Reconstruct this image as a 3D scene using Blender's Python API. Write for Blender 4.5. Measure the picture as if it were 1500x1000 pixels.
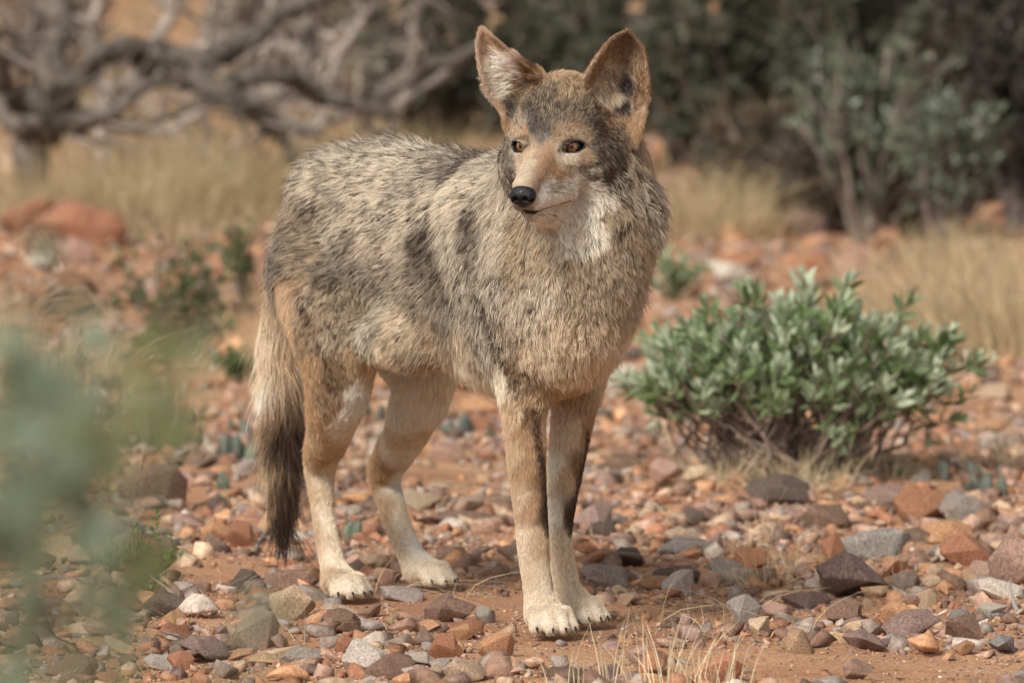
import bpy, bmesh, math, random
import numpy as np
from mathutils import Vector, Matrix, noise as mnoise
from mathutils.bvhtree import BVHTree
from mathutils.kdtree import KDTree

for _o in list(bpy.data.objects):
    bpy.data.objects.remove(_o)
scene = bpy.context.scene
COL = scene.collection
rng = np.random.default_rng(7)
random.seed(7)

# ------------------------------------------------------------------ camera
CAM_H, CAM_D, FPX = 0.75, 7.0, 200.0 / 36.0 * 1500.0
PITCH = math.atan(453.0 / FPX)
cd = bpy.data.cameras.new("camera")
cam = bpy.data.objects.new("camera", cd)
COL.objects.link(cam)
cam.location = (0, -CAM_D, CAM_H)
cam.rotation_euler = (math.pi / 2 - PITCH, 0, 0)
cd.sensor_width = 36.0
cd.lens = 200.0
cd.clip_start = 0.1
cd.clip_end = 500.0
cd.dof.use_dof = True
cd.dof.focus_distance = 6.98
cd.dof.aperture_fstop = 8.0
scene.camera = cam

# ------------------------------------------------------------------ sky and sun
SUN_EL, SUN_AZ = math.radians(41), math.radians(-34)      # azimuth measured from the camera's back, to the left
sun_dir = Vector((math.sin(SUN_AZ) * math.cos(SUN_EL), -math.cos(SUN_AZ) * math.cos(SUN_EL), math.sin(SUN_EL)))
world = bpy.data.worlds.new("World")
scene.world = world
world.use_nodes = True
wn = world.node_tree
sky = wn.nodes.new("ShaderNodeTexSky")
sky.sky_type = 'NISHITA'
sky.sun_disc = False
sky.sun_elevation = SUN_EL
sky.sun_rotation = math.atan2(sun_dir.x, sun_dir.y)
sky.dust_density = 3.0
sky.air_density = 1.0
_hs = wn.nodes.new("ShaderNodeHueSaturation")           # a thin veil of cloud takes the blue out of the sky light
_hs.inputs["Saturation"].default_value = 0.05
wn.links.new(sky.outputs[0], _hs.inputs["Color"])
wn.links.new(_hs.outputs[0], wn.nodes["Background"].inputs[0])
wn.nodes["Background"].inputs[1].default_value = 0.1
sd = bpy.data.lights.new("sun", 'SUN')
sd.energy = 2.45
sd.angle = math.radians(15)
sd.color = (1.0, 0.96, 0.90)
sun = bpy.data.objects.new("sun", sd)
COL.objects.link(sun)
sun.rotation_euler = sun_dir.to_track_quat('Z', 'Y').to_euler()
scene.view_settings.view_transform = 'Standard'
scene.view_settings.look = 'None'
scene.view_settings.exposure = 0.5
scene.view_settings.gamma = 1.0
scene.cycles.max_bounces = 8
scene.cycles.diffuse_bounces = 4
scene.cycles.transparent_max_bounces = 12
scene.cycles_curves.shape = 'RIBBONS'
scene.cycles_curves.subdivisions = 2

# ------------------------------------------------------------------ helpers
_cp, _sp = math.cos(PITCH), math.sin(PITCH)
def P(px, py, Y):
    """world point seen at photo pixel (px, py) in the vertical plane y = Y"""
    a, b = (px - 750.0) / FPX, (500.0 - py) / FPX
    dy, dz = _cp + b * _sp, -_sp + b * _cp
    t = (Y + CAM_D) / dy
    return np.array((a * t, Y, CAM_H + dz * t))
def ray(px, py):
    a, b = (px - 750.0) / FPX, (500.0 - py) / FPX
    return Vector((a, _cp + b * _sp, -_sp + b * _cp)).normalized()
def proj(p):
    p = np.asarray(p, dtype=float)
    r = p - np.array((0, -CAM_D, CAM_H))
    d = r[..., 1] * _cp - r[..., 2] * _sp
    u = r[..., 1] * _sp + r[..., 2] * _cp
    return 750 + FPX * r[..., 0] / d, 500 - FPX * u / d
def tag(o, label=None, cat=None, group=None, kind=None):
    if label: o["label"] = label
    if cat: o["category"] = cat
    if group: o["group"] = group
    if kind: o["kind"] = kind
    return o
def link(name, me, parent=None, mat=None):
    o = bpy.data.objects.new(name, me)
    COL.objects.link(o)
    if parent is not None:
        o.parent = parent
    if mat is not None and me is not None and len(me.materials) == 0:
        me.materials.append(mat)
    return o
def empty(name, loc=(0, 0, 0)):
    o = bpy.data.objects.new(name, None)
    o.empty_display_size = 0.05
    COL.objects.link(o)
    o.location = loc
    return o
def np_mesh(name, verts, faces, smooth=True, cols=None):
    """faces: int array (n,3) or (n,4); cols: per-vertex rgb"""
    me = bpy.data.meshes.new(name)
    verts = np.asarray(verts, dtype=np.float32)
    faces = np.asarray(faces, dtype=np.int32)
    k = faces.shape[1]
    me.vertices.add(len(verts))
    me.vertices.foreach_set("co", verts.ravel())
    me.loops.add(faces.size)
    me.loops.foreach_set("vertex_index", faces.ravel())
    me.polygons.add(len(faces))
    me.polygons.foreach_set("loop_start", np.arange(0, faces.size, k, dtype=np.int32))
    me.polygons.foreach_set("loop_total", np.full(len(faces), k, dtype=np.int32))
    if smooth:
        me.polygons.foreach_set("use_smooth", np.ones(len(faces), dtype=bool))
    me.update(calc_edges=True)
    me.validate()
    if cols is not None:
        at = me.color_attributes.new("tint", 'FLOAT_COLOR', 'POINT')
        c4 = np.ones((len(verts), 4), dtype=np.float32)
        c4[:, :3] = cols
        at.data.foreach_set("color", c4.ravel())
    return me

def vnoise(p, seed=0):
    """cheap smooth value noise, p (n,3) -> (n,) in 0..1"""
    p = np.asarray(p, dtype=np.float64) + seed * 17.31
    i = np.floor(p).astype(np.int64)
    f = p - i
    f = f * f * (3 - 2 * f)
    out = 0
    for dx in (0, 1):
        for dy in (0, 1):
            for dz in (0, 1):
                h = (i[:, 0] + dx) * 374761393 + (i[:, 1] + dy) * 668265263 + (i[:, 2] + dz) * 2147483647 + seed * 1013
                h = (h ^ (h >> 13)) * 1274126177
                h = ((h ^ (h >> 16)) & 0xFFFFFF) / float(0xFFFFFF)
                w = (f[:, 0] if dx else 1 - f[:, 0]) * (f[:, 1] if dy else 1 - f[:, 1]) * (f[:, 2] if dz else 1 - f[:, 2])
                out = out + w * h
    return out
def fbm(p, seed=0, octs=4):
    p = np.asarray(p, dtype=np.float64)
    s, a, t = 0, 0.5, 0
    for o in range(octs):
        s = s + a * vnoise(p * 2 ** o, seed + o * 7)
        t += a
        a *= 0.5
    return s / t

# ------------------------------------------------------------------ materials
def new_mat(name):
    m = bpy.data.materials.new(name)
    m.use_nodes = True
    return m, m.node_tree, m.node_tree.nodes["Principled BSDF"]
def tint_mat(name, attr="tint", rough=0.9, spec=0.2, scale=60.0, amp=0.35, bump=0.0, bump_scale=200.0, objcol=False, sheen=0.0):
    m, nt, b = new_mat(name)
    if objcol:
        a = nt.nodes.new("ShaderNodeObjectInfo"); out = a.outputs["Color"]
    else:
        a = nt.nodes.new("ShaderNodeAttribute"); a.attribute_name = attr; out = a.outputs["Color"]
    tc = nt.nodes.new("ShaderNodeTexCoord")
    n = nt.nodes.new("ShaderNodeTexNoise"); n.inputs["Scale"].default_value = scale; n.inputs["Detail"].default_value = 6
    nt.links.new(tc.outputs["Object"], n.inputs["Vector"])
    mr = nt.nodes.new("ShaderNodeMapRange")
    mr.inputs["From Min"].default_value = 0.3; mr.inputs["From Max"].default_value = 0.7
    mr.inputs["To Min"].default_value = 1 - amp; mr.inputs["To Max"].default_value = 1 + amp
    nt.links.new(n.outputs["Fac"], mr.inputs["Value"])
    vm = nt.nodes.new("ShaderNodeVectorMath"); vm.operation = 'SCALE'
    nt.links.new(out, vm.inputs[0]); nt.links.new(mr.outputs[0], vm.inputs["Scale"])
    nt.links.new(vm.outputs[0], b.inputs["Base Color"])
    b.inputs["Roughness"].default_value = rough
    b.inputs["Specular IOR Level"].default_value = spec
    if bump > 0:
        n2 = nt.nodes.new("ShaderNodeTexNoise"); n2.inputs["Scale"].default_value = bump_scale; n2.inputs["Detail"].default_value = 8
        nt.links.new(tc.outputs["Object"], n2.inputs["Vector"])
        bp = nt.nodes.new("ShaderNodeBump"); bp.inputs["Strength"].default_value = bump; bp.inputs["Distance"].default_value = 0.01
        nt.links.new(n2.outputs["Fac"], bp.inputs["Height"]); nt.links.new(bp.outputs[0], b.inputs["Normal"])
    return m
def plain_mat(name, col, rough=0.5, spec=0.5, coat=0.0):
    m, nt, b = new_mat(name)
    b.inputs["Base Color"].default_value = (*col, 1)
    b.inputs["Roughness"].default_value = rough
    b.inputs["Specular IOR Level"].default_value = spec
    b.inputs["Coat Weight"].default_value = coat
    b.inputs["Coat Roughness"].default_value = 0.05
    return m
# ================================================================== COYOTE
# ---- signed distance field of the whole body on a grid that is finer round the head
def axis(segs):
    out = [segs[0][0]]
    for a, b, h in segs:
        n = max(1, int(round((b - a) / h)))
        out += list(np.linspace(a, b, n + 1)[1:])
    return np.array(out, dtype=np.float32)
GX = axis([(-0.40, -0.06, 0.0045), (-0.06, 0.19, 0.0020), (0.19, 0.25, 0.0045)])
GY = axis([(-0.15, 0.12, 0.0020), (0.12, 0.86, 0.0045)])
GZ = axis([(-0.02, 0.53, 0.0045), (0.53, 0.81, 0.0020)])
FLD = np.full((len(GX), len(GY), len(GZ)), 0.1, dtype=np.float32)

def region(lo, hi):
    s = []
    for ax, a, b in zip((GX, GY, GZ), lo, hi):
        i0 = max(0, int(np.searchsorted(ax, a)) - 1); i1 = min(len(ax), int(np.searchsorted(ax, b)) + 1)
        s.append(slice(i0, i1))
    s = tuple(s)
    X = GX[s[0]][:, None, None]; Y = GY[s[1]][None, :, None]; Z = GZ[s[2]][None, None, :]
    return s, X, Y, Z
def smin(a, b, k):
    h = np.maximum(k - np.abs(a - b), 0) / k
    return np.minimum(a, b) - h * h * k * 0.25
def add_cone(a, b, ra, rb, k=0.02):
    a = np.asarray(a, float); b = np.asarray(b, float)
    r = max(ra, rb) + 0.03 + k
    s, X, Y, Z = region(np.minimum(a, b) - r, np.maximum(a, b) + r)
    ab = b - a; L2 = float(ab @ ab) + 1e-12
    t = ((X - a[0]) * ab[0] + (Y - a[1]) * ab[1] + (Z - a[2]) * ab[2]) / L2
    t = np.clip(t, 0, 1)
    d = np.sqrt((X - a[0] - t * ab[0]) ** 2 + (Y - a[1] - t * ab[1]) ** 2 + (Z - a[2] - t * ab[2]) ** 2) - (ra + t * (rb - ra))
    FLD[s] = smin(FLD[s], d.astype(np.float32), k)
def ell_d(X, Y, Z, c, axes, rad):
    dx, dy, dz = X - c[0], Y - c[1], Z - c[2]
    k0 = 0; k1 = 0
    for ax, r in zip(axes, rad):
        q = dx * ax[0] + dy * ax[1] + dz * ax[2]
        k0 = k0 + (q / r) ** 2; k1 = k1 + (q / (r * r)) ** 2
    k0 = np.sqrt(k0); k1 = np.sqrt(k1) + 1e-9
    return k0 * (k0 - 1) / k1
def add_ell(c, axes, rad, k=0.02):
    r = max(rad) + 0.03 + k
    c = np.asarray(c, float)
    s, X, Y, Z = region(c - r, c + r)
    FLD[s] = smin(FLD[s], ell_d(X, Y, Z, c, axes, rad).astype(np.float32), k)
def sub_ell(c, axes, rad, k=0.003):
    r = max(rad) + 0.02
    c = np.asarray(c, float)
    s, X, Y, Z = region(c - r, c + r)
    FLD[s] = -smin(-FLD[s], ell_d(X, Y, Z, c, axes, rad).astype(np.float32), k)
def bez(pts, n):
    """smooth curve through points (Catmull-Rom)"""
    p = np.array(pts, float); p = np.vstack([2 * p[0] - p[1], p, 2 * p[-1] - p[-2]])
    out = []
    m = len(p) - 3
    for t in np.linspace(0, m - 1e-6, n):
        i = int(t); u = t - i
        a, b, c, d = p[i:i + 4]
        out.append(0.5 * ((2 * b) + (c - a) * u + (2 * a - 5 * b + 4 * c - d) * u * u + (-a + 3 * b - 3 * c + d) * u ** 3))
    return np.array(out)
def chain(pts, k=0.02):
    """pts: (px, py, Y, r in px)"""
    q = [np.append(P(a, b, c), r * (CAM_D + c) / FPX) for a, b, c, r in pts]
    if len(q) > 2:
        q = bez(q, 5 * (len(q) - 1) + 1)
    q = np.array(q)
    m = q[:, 3].max() + 0.03 + k
    s, X, Y, Z = region(q[:, :3].min(0) - m, q[:, :3].max(0) + m)
    D = None
    for A, B in zip(q[:-1], q[1:]):
        ab = B[:3] - A[:3]; L2 = float(ab @ ab) + 1e-12
        t = np.clip(((X - A[0]) * ab[0] + (Y - A[1]) * ab[1] + (Z - A[2]) * ab[2]) / L2, 0, 1)
        d = np.sqrt((X - A[0] - t * ab[0]) ** 2 + (Y - A[1] - t * ab[1]) ** 2 + (Z - A[2] - t * ab[2]) ** 2) - (A[3] + t * (B[3] - A[3]))
        D = d if D is None else smin(D, d, 0.002)
    FLD[s] = smin(FLD[s], D.astype(np.float32), k)

# trunk frame: s forward, l to the animal's left, z up
DS = np.array((0.43, -0.90, 0.0)); DS /= np.linalg.norm(DS)
DL = np.array((-DS[1], DS[0], 0.0)); DZ = np.array((0, 0, 1.0))
O0 = np.array((-0.165, 0.585, 0.0))
def T(s, l, z): return O0 + DS * s + DL * l + DZ * z
TA = (DS, DL, DZ)
add_ell(T(0.00, 0, 0.475), TA, (0.150, 0.082, 0.118), 0.02)
add_ell(T(0.16, 0, 0.454), TA, (0.22, 0.078, 0.134), 0.06)
add_ell(T(0.38, 0, 0.437), TA, (0.22, 0.085, 0.146), 0.06)
add_ell(T(0.50, 0, 0.440), TA, (0.128, 0.085, 0.134), 0.05)
chain([(500, 300, .62, 72), (462, 360, .655, 52)], 0.04)
# neck
chain([(868, 225, .085, 62), (856, 330, .09, 88), (837, 420, .125, 79), (828, 495, .15, 56)], 0.05)
add_cone(T(0.42, 0, 0.50), P(860, 300, .12), 0.075, 0.07, 0.05)
# front legs
chain([(782, 440, .14, 56), (772, 530, .13, 44), (768, 600, .12, 31), (772, 690, .105, 26), (779, 770, .09, 22.5), (781, 800, .085, 22), (786, 850, .08, 20), (792, 885, .075, 20)], 0.025)
chain([(866, 450, .22, 46), (850, 530, .22, 39), (840, 600, .215, 31), (828, 690, .205, 24), (819, 765, .195, 19), (820, 800, .19, 18), (829, 850, .185, 18), (836, 878, .18, 18)], 0.025)
# hind legs
chain([(470, 400, .60, 72), (490, 480, .50, 62), (497, 560, .47, 48), (483, 630, .53, 32), (470, 680, .60, 23), (472, 740, .585, 16), (482, 800, .555, 17), (492, 845, .53, 19)], 0.03)
chain([(560, 430, .70, 68), (600, 500, .60, 60), (617, 560, .58, 44), (597, 630, .64, 32), (566, 690, .74, 23), (576, 745, .73, 18.5), (594, 795, .71, 19), (610, 828, .69, 20)], 0.03)
chain([(463, 668, .62, 15), (461, 690, .625, 14)], 0.012)
chain([(556, 676, .765, 15), (553, 697, .77, 13)], 0.012)
# tail
chain([(434, 375, .70, 30), (417, 440, .735, 24), (411, 500, .74, 20), (411, 570, .73, 20), (413, 640, .715, 19), (414, 710, .705, 13), (415, 765, .70, 5)], 0.02)
# flank skin between thigh and belly
chain([(540, 500, .43, 30), (600, 500, .36, 40)], 0.04)

# paws: metacarpal pad + four toes in an arc, facing the animal's heading
def paw(px, py, Y, heading, size=1.0, spread=1.0):
    c = P(px, py, Y); c[2] = 0.0
    h = np.array((math.sin(heading), -math.cos(heading), 0)); sd_ = np.array((math.cos(heading), math.sin(heading), 0))
    s = size
    z = np.array((0, 0, 1.0))
    add_ell(c - h * 0.018 * s + z * 0.021, (h, sd_, z), (0.030 * s, 0.025 * s, 0.021), 0.02)
    tips = []
    for lat, fw, an in ((-0.0205, 0.008, -0.22), (-0.0075, 0.020, -0.06), (0.0075, 0.020, 0.06), (0.0205, 0.008, 0.22)):
        d = h * math.cos(an) + sd_ * math.sin(an)
        b = c + sd_ * lat * s * spread + h * (fw - 0.010) * s
        knuck = b + z * 0.027
        tip = b + d * 0.019 * s + z * 0.011
        add_cone(b - h * 0.012 * s + z * 0.024, knuck, 0.010, 0.0098 * s, 0.007)
        add_cone(knuck, tip, 0.0098 * s, 0.0092 * s, 0.004)
        tips.append((tip + z * 0.0015, d))
    return tips
CLAWS = []
CLAWS += paw(806, 922, 0.055, 0.32, .94)
CLAWS += paw(852, 906, 0.175, 0.48, .94)
CLAWS += paw(508, 872, 0.50, 0.50, .93)
CLAWS += paw(634, 856, 0.66, 0.80, 0.92)

# ---- head, in its own frame: f forward, l to its left (picture right), u up
YAW, TILT = math.radians(20), math.radians(12)
F0 = np.array((-math.sin(YAW), -math.cos(YAW), 0.0)); HL = np.array((math.cos(YAW), -math.sin(YAW), 0.0)); HZ = np.array((0, 0, 1.0))
HF = F0 * math.cos(TILT) - HZ * math.sin(TILT)
HU = HZ * math.cos(TILT) + F0 * math.sin(TILT)
HM = P(800, 212, -0.012)
def H(f, l, u): return HM + HF * f + HL * l + HU * u
HA = (HF, HL, HU)
add_ell(H(-.068, 0, .015), HA, (.060, .055, .054), .02)
add_ell(H(-.030, 0, .006), HA, (.040, .046, .034), .03)
add_ell(H(-.008, 0, -.012), HA, (.026, .040, .026), .02)
for sg in (-1, 1):
    add_ell(H(-.048, sg * .039, -.032), HA, (.042, .034, .036), .03)
    add_ell(H(-.088, sg * .040, -.048), HA, (.045, .042, .045), .03)
    add_cone(H(-.014, sg * .024, .013), H(-.030, sg * .042, .006), .011, .011, .012)
    add_cone(H(.077, sg * .0100, -.0545), H(.010, sg * .0235, -.0560), .0100, .0150, .010)
    add_cone(H(.055, sg * .004, -.0400), H(-.004, sg * .018, -.0360), .0150, .0240, .010)
add_cone(H(.000, 0, -.034), H(.078, 0, -.0475), .0300, .0175, .010)
for sg in (-1, 1):
    add_cone(H(-.012, sg * .006, -.003), H(.086, sg * .004, -.0315), .0155, .0105, .010)
add_cone(H(-.020, 0, -.084), H(.076, 0, -.0700), .0230, .0080, .006)
add_cone(H(-.06, 0, -.06), H(-.02, 0, -.082), .040, .022, .02)
add_cone(H(-.10, 0, -.03), P(866, 300, .09), .058, .07, .035)

# ---- ears: cupped leaves between two edge curves, thickened
def ear_surface(eL, eR, cup, n=46):
    L = bez([P(*q) for q in eL], n); R = bez([P(*q) for q in eR], n)
    back = np.array((0, 1.0, 0.15))
    v = np.linspace(0, 1, n)
    cd_ = np.interp(v, [0, .35, .7, 1], cup)
    rows = []
    for i in range(n):
        C = (L[i] + R[i]) / 2 + back * cd_[i] * 2
        u = np.linspace(0, 1, n)[:, None]
        rows.append((1 - u) ** 2 * L[i] + 2 * u * (1 - u) * C + u * u * R[i])
    return np.array(rows)
# head's right ear (picture left) then left ear
EARS = [ear_surface([(748, 195, .050), (736, 168, .048), (717, 138, .045), (704, 105, .042), (699, 72, .040), (704, 46, .040)],
                    [(810, 130, .030), (795, 112, .028), (776, 98, .020), (752, 80, .022), (728, 58, .030), (710, 44, .039)],
                    [.018, .026, .020, .001]),
        ear_surface([(862, 150, .020), (856, 122, .006), (866, 98, -.001), (882, 74, .004), (898, 56, .014), (915, 47, .026)],
                    [(928, 210, .020), (941, 176, .022), (948, 140, .028), (948, 104, .030), (940, 70, .030), (923, 47, .028)],
                    [.020, .040, .030, .001])]
def add_points(pts, r, k):
    lo = pts.min(0) - 0.012; hi = pts.max(0) + 0.012
    s, X, Y, Z = region(lo, hi)
    shp = (X.shape[0], Y.shape[1], Z.shape[2])
    G = np.stack([np.broadcast_to(X, shp), np.broadcast_to(Y, shp), np.broadcast_to(Z, shp)], -1).reshape(-1, 3).astype(np.float32)
    d = np.full(len(G), 1.0, np.float32)
    pts = pts.astype(np.float32); rr = np.broadcast_to(r, (len(pts),)).astype(np.float32)
    p2 = (pts ** 2).sum(1)
    for i in range(0, len(G), 20000):
        g = G[i:i + 20000]
        q = np.sqrt(np.maximum((g ** 2).sum(1)[:, None] + p2[None] - 2 * g @ pts.T, 0)) - rr[None]
        d[i:i + 20000] = q.min(1)
    FLD[s] = smin(FLD[s], d.reshape(shp), k)
for E in EARS:
    n = E.shape[0]
    rr = np.interp(np.linspace(0, 1, n), [0, .25, .8, 1], [.0048, .0034, .0026, .0020])
    add_points(E.reshape(-1, 3), np.repeat(rr, n), 0.006)

# ---- eye openings and the mouth slit
EYE_R = 0.0125
SLANT = 0.02
EYES = []
for sg in (1, -1):
    c = H(-.0105, sg * .0300, -.0030)
    g = HF * math.cos(sg * .45) + HL * math.sin(sg * .45)
    g = g + HU * 0.05; g /= np.linalg.norm(g)
    sdv = np.cross(g, HU); sdv /= np.linalg.norm(sdv); upv = np.cross(sdv, g)
    # slant: outer corner higher
    sl = sdv * 1.0 + upv * (-sg) * SLANT
    sl /= np.linalg.norm(sl); up2 = np.cross(sl, g); up2 /= np.linalg.norm(up2)
    if up2 @ HU < 0: up2 = -up2
    sub_ell(c + g * 0.012 - up2 * .0006, (g, sl, up2), (.018, .0138, .0053), .002)
    sub_ell(c, (g, sl, up2), (EYE_R + .0006,) * 3, .001)
    EYES.append((c, g, sl, up2))
_ml = [(.0900, 0, -.0645), (.0830, .0105, -.0655), (.0660, .0170, -.0690), (.0450, .0225, -.0725), (.0250, .0290, -.0725), (.0060, .0345, -.0680), (-.008, .0370, -.0630)]
MOUTH = [H(*q) for q in _ml]
MOUTH_R = [H(a, -b, c) for a, b, c in _ml[1:]]
def sub_cone(a, b, r, k=.0015):
    s, X, Y, Z = region(np.minimum(a, b) - .01, np.maximum(a, b) + .01)
    ab = b - a; L2 = float(ab @ ab)
    t = np.clip(((X - a[0]) * ab[0] + (Y - a[1]) * ab[1] + (Z - a[2]) * ab[2]) / L2, 0, 1)
    d = np.sqrt((X - a[0] - t * ab[0]) ** 2 + (Y - a[1] - t * ab[1]) ** 2 + (Z - a[2] - t * ab[2]) ** 2) - r
    FLD[s] = -smin(-FLD[s], d.astype(np.float32), k)
def fld_at(p):
    q = []
    for ax, v in zip((GX, GY, GZ), p):
        i = int(np.clip(np.searchsorted(ax, v) - 1, 0, len(ax) - 2)); q.append((i, (v - ax[i]) / (ax[i + 1] - ax[i])))
    o = 0.0
    for a in (0, 1):
        for b in (0, 1):
            for c in (0, 1):
                o += FLD[q[0][0] + a, q[1][0] + b, q[2][0] + c] * (q[0][1] if a else 1 - q[0][1]) * (q[1][1] if b else 1 - q[1][1]) * (q[2][1] if c else 1 - q[2][1])
    return float(o)
def to_surface(p):
    p = np.array(p, float)
    for _ in range(12):
        d = fld_at(p); e = .0015
        g = np.array([fld_at(p + np.eye(3)[a] * e) - fld_at(p - np.eye(3)[a] * e) for a in range(3)])
        n = np.linalg.norm(g)
        if n < 1e-9: break
        p = p - g / n * d * .7
    return p
MOUTH = [to_surface(q) for q in MOUTH]; MOUTH_R = [to_surface(q) for q in MOUTH_R]
for M_ in (MOUTH, MOUTH_R):
    for a, b in zip(M_[:-1], M_[1:]):
        sub_cone(a, b, .0014)

# ---- surface nets
def surface_nets(D, gx, gy, gz):
    ins = D < 0
    c = ins[:-1, :-1, :-1].astype(np.int8)
    tot = np.zeros_like(c)
    for i in (0, 1):
        for j in (0, 1):
            for k in (0, 1):
                tot += ins[i:D.shape[0] - 1 + i, j:D.shape[1] - 1 + j, k:D.shape[2] - 1 + k]
    act = (tot > 0) & (tot < 8)
    I, J, K = np.nonzero(act)
    vid = np.full(act.shape, -1, np.int32); vid[I, J, K] = np.arange(len(I))
    crn = [(i, j, k) for i in (0, 1) for j in (0, 1) for k in (0, 1)]
    val = {q: D[I + q[0], J + q[1], K + q[2]] for q in crn}
    acc = np.zeros((len(I), 3)); cnt = np.zeros(len(I))
    for a in crn:
        for ax in range(3):
            if a[ax]: continue
            b = list(a); b[ax] = 1; b = tuple(b)
            va, vb = val[a], val[b]
            m = (va < 0) != (vb < 0)
            t = np.where(m, va / np.where(m, va - vb, 1), 0)
            pa = np.array(a, float)[None] + np.zeros((len(I), 1)); pa[:, ax] += t
            acc[m] += pa[m]; cnt[m] += 1
    acc /= cnt[:, None]
    V = np.stack([gx[I] + acc[:, 0] * (gx[I + 1] - gx[I]), gy[J] + acc[:, 1] * (gy[J + 1] - gy[J]), gz[K] + acc[:, 2] * (gz[K + 1] - gz[K])], 1)
    Fs = []
    for ax in range(3):
        sl0 = [slice(1, -1)] * 3; sl1 = [slice(1, -1)] * 3
        sl0[ax] = slice(0, -1); sl1[ax] = slice(1, None)
        A = ins[tuple(sl0)]; B = ins[tuple(sl1)]
        i, j, k = np.nonzero(A != B)
        fl = A[i, j, k]
        idx = [i, j, k]
        for q in range(3):
            if q != ax: idx[q] = idx[q] + 1
        o1, o2 = [q for q in range(3) if q != ax]
        def g(d1, d2):
            id2 = [x.copy() for x in idx]; id2[o1] -= d1; id2[o2] -= d2
            return vid[id2[0], id2[1], id2[2]]
        quad = np.stack([g(1, 1), g(0, 1), g(0, 0), g(1, 0)], 1)
        if ax == 1: fl = ~fl
        quad[~fl] = quad[~fl][:, ::-1]
        Fs.append(quad)
    Fq = np.vstack(Fs)
    return V, Fq[(Fq >= 0).all(1)]
BV, BF = surface_nets(FLD, GX, GY, GZ)
del FLD
# drop loose crumbs and smooth once along the mesh edges
def relax(V, Fq, it=1, w=0.5):
    e = np.vstack([Fq[:, [0, 1]], Fq[:, [1, 2]], Fq[:, [2, 3]], Fq[:, [3, 0]]])
    for _ in range(it):
        a = np.zeros_like(V); n = np.zeros(len(V))
        np.add.at(a, e[:, 0], V[e[:, 1]]); np.add.at(n, e[:, 0], 1)
        np.add.at(a, e[:, 1], V[e[:, 0]]); np.add.at(n, e[:, 1], 1)
        V = V * (1 - w) + w * a / np.maximum(n, 1)[:, None]
    return V
BV = relax(BV, BF, 2, 0.5)
BV[:, 2] = np.maximum(BV[:, 2], 0.001)
# ---- fur fields: control points on the skin, spread over the whole surface by 3-D distance
def srgb(r, g, b):
    c = np.array((r, g, b)) / 255.0
    return np.where(c <= 0.04045, c / 12.92, ((c + 0.055) / 1.055) ** 2.4)
PAL = {
 'white': srgb(246, 236, 222), 'cream': srgb(230, 213, 189), 'sand': srgb(205, 181, 150), 'tan': srgb(184, 154, 120),
 'ochre': srgb(168, 132, 96), 'rust': srgb(165, 117, 76), 'grey': srgb(160, 147, 129), 'dgrey': srgb(96, 86, 76),
 'brown': srgb(120, 88, 62), 'dark': srgb(64, 50, 42), 'black': srgb(30, 24, 22), 'pinkish': srgb(200, 168, 146), 'silver': srgb(225, 210, 188)}
body_me = np_mesh("body", BV, BF)
_vn = np.empty(len(BV) * 3, np.float32)
body_me.vertices.foreach_get("normal", _vn) if hasattr(body_me.vertices[0], "normal") else None
VN = _vn.reshape(-1, 3).astype(float)
bvh = BVHTree.FromPolygons([tuple(v) for v in BV.tolist()], [tuple(f) for f in BF.tolist()])
BPX, BPY = proj(BV)
def hit(px, py):
    """skin point under a picture position; just outside the outline, the nearest skin of the outline"""
    h = bvh.ray_cast(Vector((0, -CAM_D, CAM_H)), ray(px, py))
    head = py < 262 and px >= 700 and not (py > 225 and px < 733)
    if h[0] is not None and not (head and h[0][1] > .12):
        return np.array(h[0]), np.array(h[1])
    d = (BPX - px) ** 2 + (BPY - py) ** 2
    if head: d = d + np.where(BV[:, 1] > .12, 1e6, 0)
    i = int(np.argmin(d)); return BV[i].copy(), VN[i].copy()
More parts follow.
